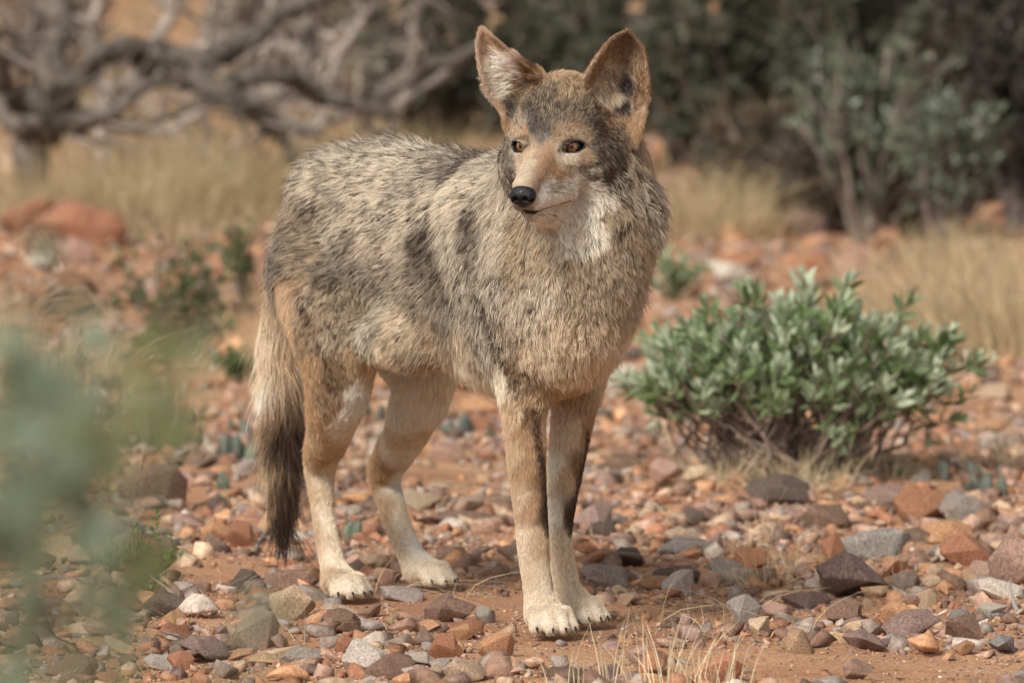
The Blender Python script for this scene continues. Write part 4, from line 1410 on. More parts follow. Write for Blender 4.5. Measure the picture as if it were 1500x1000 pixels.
# ================================================================== PLANTS
def leaf_mat(name, rough=.55, trans=.35, spec=.3):
    m = bpy.data.materials.new(name); m.use_nodes = True; nt = m.node_tree; b = nt.nodes["Principled BSDF"]
    at = nt.nodes.new("ShaderNodeAttribute"); at.attribute_name = "tint"
    nt.links.new(at.outputs["Color"], b.inputs["Base Color"]); b.inputs["Roughness"].default_value = rough; b.inputs["Specular IOR Level"].default_value = spec
    tr = nt.nodes.new("ShaderNodeBsdfTranslucent"); nt.links.new(at.outputs["Color"], tr.inputs["Color"])
    mx = nt.nodes.new("ShaderNodeMixShader"); mx.inputs[0].default_value = trans
    nt.links.new(b.outputs[0], mx.inputs[1]); nt.links.new(tr.outputs[0], mx.inputs[2]); nt.links.new(mx.outputs[0], nt.nodes["Material Output"].inputs["Surface"])
    return m
LEAF = leaf_mat("leaf"); STRAW = leaf_mat("straw", .7, .25, .2)
WOOD = tint_mat("wood", rough=.9, spec=.15, scale=25, amp=.4, bump=.5, bump_scale=60)
def unit(v): return v / (np.linalg.norm(v, axis=-1, keepdims=True) + 1e-12)
def leaves(pos, dirs, ln, wd, cols, r, fold=.25):
    """vectorised pointed oval leaves with a fold; returns V,F,C"""
    n = len(pos); dirs = unit(dirs)
    rv = unit(r.normal(size=(n, 3))); side = unit(np.cross(dirs, rv)); up = np.cross(side, dirs)
    ln = np.broadcast_to(ln, n)[:, None]; wd = np.broadcast_to(wd, n)[:, None]
    c = r.uniform(-.15, .25, (n, 1))
    P0 = pos; P1 = pos + dirs * ln * .30 + up * c * ln * .15; P2 = pos + dirs * ln * .68 + up * c * ln * .20; P3 = pos + dirs * ln + up * c * ln * -.05
    f = up * wd * fold
    V = np.stack([P0, P1 - side * wd * .46 + f, P1, P1 + side * wd * .46 + f, P2 - side * wd * .38 + f, P2, P2 + side * wd * .38 + f, P3], 1)
    T = np.array([(0, 1, 2), (0, 2, 3), (1, 4, 5), (1, 5, 2), (2, 5, 6), (2, 6, 3), (4, 7, 5), (5, 7, 6)])
    F = (T[None] + (np.arange(n) * 8)[:, None, None]).reshape(-1, 3)
    return V.reshape(-1, 3), F, np.repeat(cols, 8, axis=0)
def tubes(paths, cols, n=6):
    """paths: list of (points (k,3), radii (k,)) -> V,F(tri),C"""
    VV, FF, CC, off = [], [], [], 0
    ph = np.arange(n) * 2 * math.pi / n
    for (p, rad), c in zip(paths, cols):
        p = np.asarray(p, float); k = len(p)
        d = unit(np.gradient(p, axis=0)); a = unit(np.cross(d, np.array((.31, .17, .93)))); b = np.cross(d, a)
        ring = p[:, None] + (a[:, None] * np.cos(ph)[None, :, None] + b[:, None] * np.sin(ph)[None, :, None]) * np.asarray(rad)[:, None, None]
        i, j = np.meshgrid(np.arange(k - 1), np.arange(n), indexing='ij'); i = i.ravel(); j = j.ravel(); j2 = (j + 1) % n
        q = np.stack([i * n + j, i * n + j2, (i + 1) * n + j2, (i + 1) * n + j], 1)
        F = np.vstack([q[:, [0, 1, 2]], q[:, [0, 2, 3]]])
        VV.append(ring.reshape(-1, 3)); FF.append(F + off); CC.append(np.repeat(np.array(c)[None], k * n, axis=0)); off += k * n
    return np.vstack(VV), np.vstack(FF), np.vstack(CC)
def wander(a, b, r, n=10, amp=.06, sag=0.0):
    a = np.asarray(a, float); b = np.asarray(b, float); L = np.linalg.norm(b - a); t = np.linspace(0, 1, n)[:, None]
    off = np.cumsum(r.normal(size=(n, 3)), axis=0); off -= off[0]; off -= t * off[-1]
    p = a + (b - a) * t + off * amp * L / math.sqrt(n)
    p[:, 2] += sag * L * 4 * (t * (1 - t))[:, 0]
    return p
def mesh_obj(name, data, mat, parent=None, base=None, smooth=True):
    V, F, C = data
    if base is not None: V = V - np.asarray(base)[None]
    return link(name, np_mesh(name, V, F, smooth, C), parent, mat)

def leafy_shrub(name, base, crown_c, crown_r, n_stem, n_leaf, ll, lw, lc, label, cat, seed, group=None, stemc=(.16, .11, .08), stem_r=.004, up=.5, per=26, low=0.0, hi=None, density_edge=.6, trans=None, twig=.10, dim=1.0):
    """stems fan out from the base into a crown of leaf clusters at their tips"""
    r = np.random.default_rng(seed); base = np.asarray(base, float); cc = np.asarray(crown_c, float); cr = np.asarray(crown_r, float)
    root = empty(name, tuple(base)); tag(root, label, cat, group)
    tips = []; paths = []
    for _ in range(n_stem):
        u = unit(r.normal(size=3)); rad = r.uniform(density_edge, 1.0)
        tp = cc + u * cr * rad
        if tp[2] < base[2] + .02: tp[2] = base[2] + .03 + r.random() * .05
        b0 = base + np.append(r.normal(0, .06, 2) * cr[0], 0)
        pth = wander(b0, tp, r, 8, .10, .06)
        paths.append((pth, np.linspace(stem_r, stem_r * .3, 8))); tips.append((pth[-1], unit(pth[-1] - pth[-3])))
        for _k in range(2):
            i = r.integers(3, 7); e = pth[i] + unit(r.normal(size=3) + np.array((0, 0, .5))) * cr * twig * r.uniform(1, 2.4)
            p2 = wander(pth[i], e, r, 5, .08); paths.append((p2, np.linspace(stem_r * .5, stem_r * .2, 5))); tips.append((p2[-1], unit(p2[-1] - p2[0])))
    mesh_obj("stem", tubes(paths, [np.array(stemc) * r.uniform(.7, 1.4) for _ in paths], 5), WOOD, root, base)
    T = np.array([t[0] for t in tips]); Dn = np.array([t[1] for t in tips])
    k = r.integers(0, len(T), n_leaf)
    back = r.random((n_leaf, 1)) ** 1.5
    pos = T[k] - Dn[k] * back * cr.mean() * .20 + r.normal(0, 1, (n_leaf, 3)) * ll * .35
    dr = Dn[k] * (1 - back) + unit(r.normal(size=(n_leaf, 3))) * .8 + np.array((0, 0, up))
    hgt = np.clip((pos[:, 2] - (cc[2] - cr[2])) / (2 * cr[2]), 0, 1)
    clump = vnoise(pos / (cr.mean() * .35), seed)[:, None]
    base_c = np.array(lc[0]) * (1 - clump) + np.array(lc[1]) * clump
    if hi is not None:
        h = (r.random(n_leaf) < hi[1])[:, None]; base_c = np.where(h, np.array(hi[0]), base_c)
    cols = base_c * np.exp(r.normal(0, .24, (n_leaf, 1))) * dim
    mesh_obj("foliage", leaves(pos, dr, ll * r.uniform(.6, 1.25, n_leaf), lw * r.uniform(.6, 1.25, n_leaf), cols, r), LEAF, root, base)
    return root

# --- leafy grey-green bush right of the coyote
gb = ground_at_px(1150, 705)
Yb = gb[1]; sb = (Yb + CAM_D) / FPX
cb = P(1168, 520, Yb + .05)
def dome_bush():
    r = np.random.default_rng(5); base = np.array((gb[0], gb[1], gb[2])); cx, cz = cb[0], base[2] + .135
    root = empty("leafy_bush", tuple(base)); tag(root, "low rounded bush with grey green oval leaves and thin brown stems right of the coyote", "bush")
    paths, tips = [], []
    W, Hh, Dp = 274 * sb, .192, .22
    for i in range(215):
        th = r.uniform(0, 2 * math.pi); ph = math.acos(r.uniform(.08, 1.0)) 
        u = np.array((math.sin(ph) * math.cos(th) * W, math.sin(ph) * math.sin(th) * Dp, math.cos(ph) * Hh)) * r.uniform(.72, 1.03) * (1 + .10 * math.sin(5 * th + 1))
        tp = np.array((cx, base[1] + .05, cz)) + u
        b0 = base + np.array((r.normal(0, .28) * W * .8, r.normal(0, .05), -.01))
        mid = b0 * .55 + tp * .45 + np.array((0, 0, -.02)); mid[0] = b0[0] * .6 + tp[0] * .4
        t = np.linspace(0, 1, 9)[:, None]; p = (1 - t) ** 2 * b0 + 2 * t * (1 - t) * mid + t * t * tp
        p[1:-1] += r.normal(0, .006, (7, 3))
        paths.append((p, np.linspace(.0032, .0011, 9))); tips.append((p[-1], unit(p[-1] - p[-3]), 1.0))
        if r.random() < .8:
            q = p[6] + unit(r.normal(size=3) + np.array((0, -.3, .6))) * .05; p2 = wander(p[6], q, r, 4, .05)
            paths.append((p2, np.linspace(.0015, .0008, 4))); tips.append((q, unit(q - p[6]), .8))
    mesh_obj("stem", tubes(paths, [np.array((.20, .145, .115)) * r.uniform(.6, 1.4) for _ in paths], 5), WOOD, root, base)
    pos, dr, ln, cl = [], [], [], []
    for tp, d, sc in tips:
        m = r.integers(8, 13)
        a0 = r.uniform(0, 6.28); a = unit(np.cross(d, r.normal(size=3))); b = np.cross(d, a)
        young_highlit = r.random() < .7
        for k in range(m):
            f = k / m; ang = a0 + k * 2.4; lean = .25 + 1.05 * f
            v = unit(d * math.cos(lean) + (a * math.cos(ang) + b * math.sin(ang)) * math.sin(lean) + np.array((0, 0, .18)))
            pos.append(tp - d * f * .045 + r.normal(0, .002, 3)); dr.append(v); ln.append((.017 + .020 * min(1, f * 2.2)) * r.uniform(.8, 1.2) * sc)
            w = np.array((.54, .60, .43)); g1 = np.array((.095, .158, .045)); g2 = np.array((.22, .29, .12))
            m_ = np.clip(1.48 - f * 1.9 + r.normal(0, .28), 0, 1) * (1 if young_highlit else .35)  # young tip leaves are whitish, and bright highlights are painted into that colour too
            gg = g1 + (g2 - g1) * r.random()
            cl.append(gg * (1 - m_) + w * m_)
    ln = np.array(ln)
    mesh_obj("foliage", leaves(np.array(pos), np.array(dr), ln, ln * .36, np.array(cl) * np.exp(r.normal(0, .12, (len(cl), 1))), r, .16), LEAF, root, base)
dome_bush()

# --- small green shrub behind, left
g_ = ground_at_px(262, 520)
leafy_shrub("green_shrub", g_, P(262, 425, g_[1] + .05), (120 * (g_[1] + 7) / FPX, .12, 100 * (g_[1] + 7) / FPX), 64, 1500, .015, .009, ((.06, .085, .035), (.13, .165, .07)),
            "small sparse green shrub with tiny leaves left of the coyote's rump", "shrub", 21, hi=((.26, .34, .15), .10), stem_r=.0022, density_edge=.35)
g_ = ground_at_px(360, 470)
leafy_shrub("green_shrub", g_, P(352, 352, g_[1]), (45 * (g_[1] + 7) / FPX, .10, 50 * (g_[1] + 7) / FPX), 20, 480, .015, .009, ((.07, .095, .04), (.14, .18, .075)),
            "thin upright green sprig close behind the coyote's rump", "shrub", 22, hi=((.26, .34, .15), .15), stem_r=.002, density_edge=.2)
g_ = ground_at_px(355, 560)
leafy_shrub("green_shrub", g_, P(352, 530, g_[1]), (48 * (g_[1] + 7) / FPX, .08, 34 * (g_[1] + 7) / FPX), 20, 380, .015, .009, ((.06, .11, .035), (.13, .19, .07)),
            "low dark green seedling beside the coyote's tail", "shrub", 23, stem_r=.002, density_edge=.2)
# --- creosote sprig in front left
g_ = ground_at_px(218, 878)
leafy_shrub("green_sprig", g_, P(222, 800, g_[1]), (42 * (g_[1] + 7) / FPX, .035, 52 * (g_[1] + 7) / FPX), 15, 300, .010, .0055, ((.11, .18, .035), (.24, .32, .07)),
            "small bright green sprig growing by the dark reddish rock at lower left", "sprig", 24, stem_r=.0014, density_edge=.4, stemc=(.05, .04, .035))
g_ = ground_at_px(165, 850)
leafy_shrub("green_sprig", g_, P(165, 815, g_[1]), (28 * (g_[1] + 7) / FPX, .03, 30 * (g_[1] + 7) / FPX), 14, 220, .013, .003, ((.12, .17, .06), (.20, .26, .10)),
            "fine leaved pale green sprig left of the bright green one", "sprig", 25, stem_r=.0012, density_edge=.4)
g_ = ground_at_px(985, 440)
leafy_shrub("green_shrub", g_, P(990, 395, g_[1]), (52 * (g_[1] + 7) / FPX, .12, 50 * (g_[1] + 7) / FPX), 20, 500, .02, .011, ((.13, .18, .07), (.26, .33, .17)),
            "faint pale green weed between the coyote's chest and the leafy bush", "shrub", 26, hi=((.4, .46, .32), .2), stem_r=.002, density_edge=.2)

# --- grass tufts
def blades(base, n, h, spread_, r, w=.0022, col=((.50, .38, .20), (.62, .50, .30)), seg=6, droop=.35, bend=1.0, foot=.02):
    a = r.uniform(0, 2 * math.pi, n); le = np.abs(r.normal(0, spread_, n)); hh = h * r.uniform(.45, 1.1, n)
    b0 = np.asarray(base)[None] + np.stack([np.cos(a) * r.random(n) * foot, np.sin(a) * r.random(n) * foot, np.zeros(n)], 1)
    hd = np.stack([np.cos(a), np.sin(a), np.zeros(n)], 1); cur = r.normal(0, .25, n)[:, None]; sdv = np.stack([-np.sin(a), np.cos(a), np.zeros(n)], 1)
    t = np.linspace(0, 1, seg)[None, :, None]; H_ = hh[:, None, None]
    lat = le[:, None, None]
    p = b0[:, None] + hd[:, None] * lat * H_ * (t * .5 + t ** 2 * droop * 2) + sdv[:, None] * cur[:, None] * H_ * t ** 2 * .5 * bend + np.array((0, 0, 1.0)) * H_ * (t - lat * droop * t ** 2 * .7)
    p = p + r.normal(0, .004, p.shape) * H_ * t * bend
    tn = unit(np.gradient(p, axis=1)); sv = unit(np.cross(tn, unit(r.normal(size=(n, 1, 3)))))
    wd = w * r.uniform(.6, 1.2, (n, 1, 1)) * (1 - t * .85)
    V = np.stack([p - sv * wd / 2, p + sv * wd / 2], 2)   # n,seg,2,3
    i = np.arange(seg - 1); q = np.stack([2 * i, 2 * i + 1, 2 * i + 3, 2 * i + 2], 1)
    F = np.vstack([q[:, [0, 1, 2]], q[:, [0, 2, 3]]])
    F = (F[None] + (np.arange(n) * seg * 2)[:, None, None]).reshape(-1, 3)
    c = np.array(col[0]) + (np.array(col[1]) - np.array(col[0])) * r.random((n, 1)); c = c * np.exp(r.normal(0, .15, (n, 1)))
    return V.reshape(-1, 3), F, np.repeat(c, seg * 2, axis=0)
def tuft(px, py, n, hpx, spread_, label, seed, group="dry grass tufts", w=.0020, col=((.48, .37, .20), (.66, .54, .34)), droop=.35, foot=.02, name="grass_tuft", bend=1.0):
    g = ground_at_px(px, py); s = (g[1] + CAM_D) / FPX; r = np.random.default_rng(seed)
    o = mesh_obj(name, blades(g - np.array((0, 0, .004)), n, hpx * s, spread_, r, w, col, 7, droop, bend, foot), STRAW, None, g)
    o.location = tuple(g); tag(o, label, "grass", group); return o
tuft(985, 1012, 46, 120, .34, "sparse straw coloured grass at the bottom edge right of the front paws", 41, foot=.06, w=.0017, col=((.62, .50, .30), (.80, .69, .46)), bend=1.3)
tuft(1060, 1024, 36, 105, .36, "straw grass stems cut by the bottom edge, right of the sparse straw tuft", 42, foot=.06, w=.0017, col=((.62, .50, .30), (.80, .69, .46)), bend=1.3)
tuft(900, 1008, 10, 120, .25, "few single straw stems just in front of the paws", 43, foot=.03, w=.0017, col=((.62, .50, .30), (.80, .69, .46)), bend=1.3)
tuft(835, 1012, 8, 80, .3, "two or three short straw stems below the front paws", 44, foot=.03, w=.0017, col=((.62, .50, .30), (.80, .69, .46)), bend=1.3)
tuft(1122, 862, 70, 90, .55, "dry pale grass clump left of the broad brown slab", 45, foot=.05, w=.0013, droop=.6, bend=1.3)
tuft(1112, 800, 14, 90, .22, "tall thin straw stems behind the dry pale grass clump", 46, foot=.02, w=.0013, bend=1.2)
tuft(1160, 835, 30, 60, .6, "short frayed straw behind the broad brown slab", 47, foot=.03, w=.0013, bend=1.3)
tuft(1325, 850, 18, 60, .5, "wispy straw behind the squarish orange block", 48, foot=.03, w=.0012, bend=1.3)
tuft(1420, 790, 16, 70, .4, "thin straw between the red rocks at right", 49, foot=.04, w=.0013, bend=1.3)
tuft(1480, 690, 150, 80, .7, "frayed straw tuft at the right edge below the bush height", 50, foot=.08, w=.0017, droop=.6)
tuft(1055, 710, 120, 70, .6, "low straw under the left side of the leafy bush", 51, foot=.08, w=.0015, droop=.5)
tuft(1180, 715, 160, 70, .6, "low straw under the middle of the leafy bush", 52, foot=.10, w=.0015, droop=.5)
tuft(1290, 705, 120, 80, .6, "low straw under the right side of the leafy bush", 53, foot=.10, w=.0015, droop=.5)
tuft(760, 700, 26, 50, .8, "thin straw wisps just behind the front legs", 54, foot=.06, w=.0013, droop=.7)
tuft(900, 770, 40, 50, .8, "thin straw wisps right of the farther front leg", 55, foot=.08, w=.0013, droop=.7)
GR = ((.19, .21, .11), (.36, .36, .20))
tuft(235, 660, 420, 170, .30, "blurred green and straw grass clump left of the coyote", 56, foot=.07, w=.0018, col=GR, group="green grass clumps")
tuft(110, 660, 420, 180, .34, "blurred grey green grass clump nearer the left edge", 57, foot=.08, w=.0018, col=((.17, .20, .13), (.33, .34, .22)), group="green grass clumps")
tuft(385, 560, 180, 150, .28, "pale straw clump hidden partly by the coyote's tail", 58, foot=.06, w=.002)
k = 0
FARG = [(62, 336, 380, 120, "far tan grass clump at the foot of the gnarled tree's trunk"), (1340, 470, 330, 120, "tan grass clump right above the leafy bush"), (1420, 500, 330, 150, "tall tan grass clump near the right edge"), (1490, 520, 300, 170, "tan grass clump cut by the right edge"), (1460, 420, 300, 110, "far tan grass clump behind the tall one at right"),
        (1385, 400, 260, 90, "far tan grass clump behind the bush and before the thicket"), (1010, 350, 260, 130, "far tan grass clump right of the coyote's neck"), (1075, 352, 260, 120, "far tan grass clump midway between neck and thicket"), (965, 330, 220, 100, "far tan grass clump touching the coyote's neck"), (1130, 330, 200, 90, "far tan grass before the dark thicket"),
        (200, 335, 330, 150, "far tan grass clump under the dead tree"), (270, 330, 330, 160, "far tan grass clump right of the dead tree trunk"), (340, 325, 330, 150, "far tan grass clump left of the coyote's back"), (410, 320, 300, 120, "far tan grass clump just left of the coyote's rump"), (470, 290, 260, 110, "far tan grass clump above the coyote's rump"),
        (560, 270, 260, 100, "far tan grass clump above the coyote's back"), (650, 265, 260, 100, "far tan grass clump between back and head"), (140, 320, 260, 120, "far tan grass clump left under the dead tree"), (20, 560, 200, 110, "blurred straw clump at the left edge")]
for px, py, n, hp, lab in FARG:
    k += 1
    tuft(px, py, n, hp, .38, lab, 60 + k, "far tan grass clumps", w=.0045, foot=.22, droop=.5, col=((.38, .29, .16), (.58, .46, .28)))
# sparse dry litter between the stones
r = np.random.default_rng(77); bl = []
for _ in range(260):
    D_ = math.sqrt(r.uniform(6.6 ** 2, 15 ** 2)); x = D_ * r.uniform(-.1, .1); y = D_ - 7
    if abs(x - .05) < .12 and -.05 < y < .35: continue
    bl.append(blades((x, y, float(ground_z(x, y)[0]) + .002), r.integers(2, 7), .05 + .004 * D_, 1.3, r, .0012, ((.45, .34, .2), (.62, .5, .34)), 5, .8, 1.0, .03))
tag(mesh_obj("straw_litter", join(bl), STRAW), kind="stuff")
# meadow of dry grass farther back
bl = []
for _ in range(900):
    D_ = math.sqrt(r.uniform(16.5 ** 2, 30 ** 2)); x = r.uniform(-.105 * D_ - 2.2, .02 * D_); y = D_ - 7
    bl.append(blades((x, y, float(ground_z(x, y)[0]) - .01), 34, r.uniform(.10, .26), .40, r, .006, ((.36, .275, .155), (.55, .43, .26)), 5, .5, 1.0, .14))
tag(mesh_obj("dry_grass", join(bl), STRAW), kind="stuff")

# --- small blue-grey succulents
def pad_plant(px, py, n, hpx, label, seed, col=(.22, .25, .30)):
    g = ground_at_px(px, py); s = (g[1] + CAM_D) / FPX; r = np.random.default_rng(seed)
    root = empty("succulent", tuple(g)); tag(root, label, "succulent", "small blue grey succulents")
    for k in range(n):
        bm = bmesh.new(); bmesh.ops.create_icosphere(bm, subdivisions=3, radius=1.0)
        h = hpx * s * r.uniform(.45, .8)
        for v in bm.verts:
            z = v.co.z; wv = .30 * (1 - .35 * z) * (1 + .10 * math.sin(3 * z + k)); v.co = Vector((v.co.x * wv, v.co.y * .20, (z + .9) * .5)) * h
        bm.transform(Matrix.Rotation(r.uniform(0, 3.1), 4, 'Z') @ Matrix.Rotation(r.normal(0, .35), 4, 'X') @ Matrix.Rotation(r.normal(0, .3), 4, 'Y'))
        me = bpy.data.meshes.new("pad"); bm.to_mesh(me); bm.free(); me.materials.append(PADM)
        for p_ in me.polygons: p_.use_smooth = True
        o = bpy.data.objects.new("pad", me); COL.objects.link(o); o.parent = root
        o.location = (r.normal(0, .3) * hpx * s, r.normal(0, .25) * hpx * s, 0); c = (np.array(col) * .35 + np.array((.105, .12, .075)) * .65) * np.array((1, 1, .82)) * math.exp(r.normal(0, .2)) * .8; o.color = (*c, 1)
PADM = tint_mat("pad", objcol=True, rough=.6, spec=.3, scale=40, amp=.3, bump=.2, bump_scale=150)
PADS = [(350, 680, 5, 70, "blue grey succulent cluster left of the coyote's tail", (.20, .23, .25)), (372, 640, 4, 60, "purplish succulent touching the tail's left side", (.20, .18, .24)), (548, 618, 4, 50, "violet succulent seen between the hind legs", (.13, .13, .20)),
        (668, 640, 4, 56, "violet grey succulent under the belly", (.19, .20, .28)), (720, 650, 3, 40, "small dark succulent under the belly beside the front leg", (.13, .14, .18)), (510, 790, 4, 48, "small teal succulent between the hind paws", (.22, .29, .28)),
        (1290, 700, 4, 50, "blue green succulent under the right side of the bush", (.15, .18, .20)), (1395, 705, 5, 50, "violet succulent right of the leafy bush", (.15, .15, .22)), (1440, 725, 4, 52, "violet grey succulent near the right edge", (.16, .15, .21)), (1310, 730, 4, 40, "teal succulent in front of the bush's right side", (.18, .23, .22)),
        (1318, 880, 3, 34, "tiny blue green succulent beside the broad brown slab", (.24, .29, .27)), (870, 615, 3, 44, "violet succulent behind the farther foreleg", (.16, .16, .24)), (1070, 660, 4, 36, "small blue green succulent left under the bush", (.18, .22, .24)), (40, 560, 4, 44, "violet succulent at the left edge", (.17, .16, .22)), (330, 720, 4, 44, "dim blue grey succulent behind the rust brown block", (.19, .2, .22))]
for i_, (a, b, c, d, lab, col) in enumerate(PADS): pad_plant(a, b, c, d, lab, 300 + i_, col)

# --- fallen sticks
def stick(pts, rad, label, seed, col=(.26, .20, .16)):
    r = np.random.default_rng(seed); q = []
    for px, py in pts:
        g = ground_at_px(px, py); q.append(g + np.array((0, 0, rad * .9)))
    p = bez(q, 26); p += r.normal(0, rad * .25, p.shape)
    paths = [(p, np.linspace(rad, rad * .45, len(p)) * r.uniform(.8, 1.15, len(p)))]; cols = [col]
    for _ in range(3):
        i = r.integers(5, 22); e = p[i] + unit(r.normal(size=3) * np.array((1, 1, .4)) + (0, 0, .2)) * rad * r.uniform(6, 14); e[2] = max(e[2], p[i][2])
        paths.append((wander(p[i], e, r, 5, .08), np.linspace(rad * .5, rad * .2, 5))); cols.append(col)
    o = mesh_obj("fallen_stick", tubes(paths, cols, 8), WOOD, None, q[0]); o.location = tuple(q[0]); tag(o, label, "stick", "fallen sticks")
stick([(40, 852), (130, 858), (190, 880), (240, 905), (290, 900), (360, 905)], .0065, "long crooked grey brown stick lying across the lower left", 401)
stick([(100, 935), (180, 940), (260, 948), (330, 958)], .005, "thin stick lying below the long crooked stick", 402, (.2, .16, .14))
stick([(1395, 925), (1440, 912), (1480, 906), (1530, 900)], .0065, "knobbly pale lichen covered stick at the lower right edge", 403, (.33, .30, .27))
stick([(370, 815), (392, 780), (430, 768)], .004, "short grey twig beside the tail tip", 404, (.21, .175, .145))
stick([(1050, 790), (1110, 800), (1170, 782)], .004, "thin pale twig behind the dry pale grass clump", 405, (.38, .32, .25))

# --- blurred plant close to the camera, lower left
def near_plant():
    r = np.random.default_rng(9); Y0 = -7 + 2.25
    base = np.array((-.31, Y0, 0.0)); root = empty("foreground_plant", tuple(base)); tag(root, "out of focus grey green leafy plant close to the camera at lower left", "plant")
    spots = [(20, 640, 1.4), (60, 740, 1.6), (120, 720, 1.3), (30, 860, 1.3), (100, 640, 1.0), (130, 800, 1.2), (175, 690, .8), (205, 860, .6), (60, 560, .8), (118, 450, .5), (20, 480, .5), (335, 905, .55), (200, 760, .7), (240, 640, .45), (15, 960, 1.0), (-20, 760, 1.6), (-30, 620, 1.4), (80, 690, 1.2), (70, 800, 1.2), (265, 540, .55), (215, 480, .3), (10, 400, .5), (395, 930, .3), (110, 500, .6), (80, 560, .8), (150, 540, .5), (235, 590, .6), (250, 500, .35), (50, 640, 1.0), (10, 520, .7), (150, 640, .7), (60, 880, 1.0), (140, 900, .7)]
    pos, dr, ln, wd, cl, paths = [], [], [], [], [], []
    for px, py, sc in spots:
        Y = Y0 + r.uniform(-.12, .12); p = P(px, py, Y)
        b0 = base + np.array((r.normal(0, .03), r.normal(0, .03), 0)); q = p + np.array((0, 0, -.01)); m = np.array((q[0] * .6 + b0[0] * .4, q[1], q[2] * .35))
        t = np.linspace(0, 1, 10)[:, None]; pa = (1 - t) ** 2 * b0 + 2 * t * (1 - t) * m + t * t * q; paths.append((pa, np.linspace(.0032, .0010, 10)))
        for k in range(max(2, int(2.7 * sc))):
            d = unit(np.array((r.normal(0, .6), r.normal(0, .4), r.uniform(.2, 1.0)))); pos.append(p - d * .012 + r.normal(0, .006, 3)); dr.append(d)
            l_ = .030 * (.55 + .5 * min(sc, 1)) * r.uniform(.8, 1.2); ln.append(l_); wd.append(l_ * .5)
            g = np.array((.19, .235, .155)) if (px < 150 or px > 300) else np.array((.20, .22, .10))
            cl.append(g * math.exp(r.normal(0, .15)))
    mesh_obj("stem", tubes(paths, [(.15, .17, .10)] * len(paths), 6), WOOD, root, base)
    mesh_obj("foliage", leaves(np.array(pos), np.array(dr), np.array(ln), np.array(wd), np.array(cl), r, .12), LEAF, root, base)
near_plant()

# ================================================================== BACKGROUND TREES AND THICKET
def limb_tree(name, limbs, label, seed, cat="tree", group=None, barkc=(.12, .095, .085), twigs=60, leaf=None, twig_len=.35):
    """limbs: list of [(px,py,Y,r_m), ...] heavy limbs; twigs and leaves grow from them"""
    r = np.random.default_rng(seed); base = P(*limbs[0][0][:3]); base[2] = float(ground_z(base[0], base[1])[0]) - .03
    root = empty(name, tuple(base)); tag(root, label, cat, group)
    paths = []; cols = []; mids = []
    for li, L in enumerate(limbs):
        q = np.array([np.append(P(a, b, c), d * .82) for a, b, c, d in L])
        if li == 0: q[0, 2] = base[2]
        else:                                              # every limb springs from one already there
            al = np.vstack(mids); j = int(np.argmin(np.linalg.norm(al[:, :3] - q[0, :3], axis=1)))
            if np.linalg.norm(al[j, :3] - q[0, :3]) > .02: q = np.vstack([np.append(al[j, :3], q[0, 3]), q])
        q = bez(q, 10 * len(L)); w = r.normal(0, 1, (len(q), 3)); w = (w + np.roll(w, 1, 0) + np.roll(w, 2, 0)) / 3
        q[:, :3] += w * q[:, 3:4] * .5
        paths.append((q[:, :3], q[:, 3])); cols.append(np.array(barkc) * r.uniform(.75, 1.35)); mids.append(q)
    nl = len(paths)
    M = np.vstack(mids)
    tp = []
    tw = []
    for _ in range(twigs):
        a = M[r.integers(0, len(M))]; d = unit(r.normal(size=3) + np.array((0, 0, .25))); L_ = twig_len * r.uniform(.4, 1.3)
        p = wander(a[:3], a[:3] + d * L_, r, 7, .12); tw.append((p, np.linspace(min(a[3] * .4, .012), .003, 7))); tp += [p[3], p[5], p[6]]
        for _k in range(3):
            i = r.integers(2, 6); e = p[i] + unit(r.normal(size=3) + np.array((0, 0, .2))) * L_ * .45; p2 = wander(p[i], e, r, 5, .12)
            tw.append((p2, np.linspace(.005, .002, 5))); tp += [p2[2], p2[4]]
    mesh_obj("trunk", tubes(paths, cols, 10), WOOD, root, base)
    mesh_obj("twigs", tubes(tw, [np.array(barkc) * r.uniform(.8, 1.6) for _ in tw], 4), WOOD, root, base)
    if leaf:
        n, ll, lw, c1, c2 = leaf; tp = np.array(tp); k = r.integers(0, len(tp), n)
        pos = tp[k] + r.normal(0, 1, (n, 3)) * .05; cl = vnoise(pos / .22, seed)[:, None]
        mesh_obj("foliage", leaves(pos, r.normal(size=(n, 3)) + (0, 0, .3), ll * r.uniform(.6, 1.3, n), lw * r.uniform(.6, 1.3, n), (np.array(c1) * (1 - cl) + np.array(c2) * cl) * np.exp(r.normal(0, .25, (n, 1))), r), LEAF, root, base)
    return root
D1 = 11.2
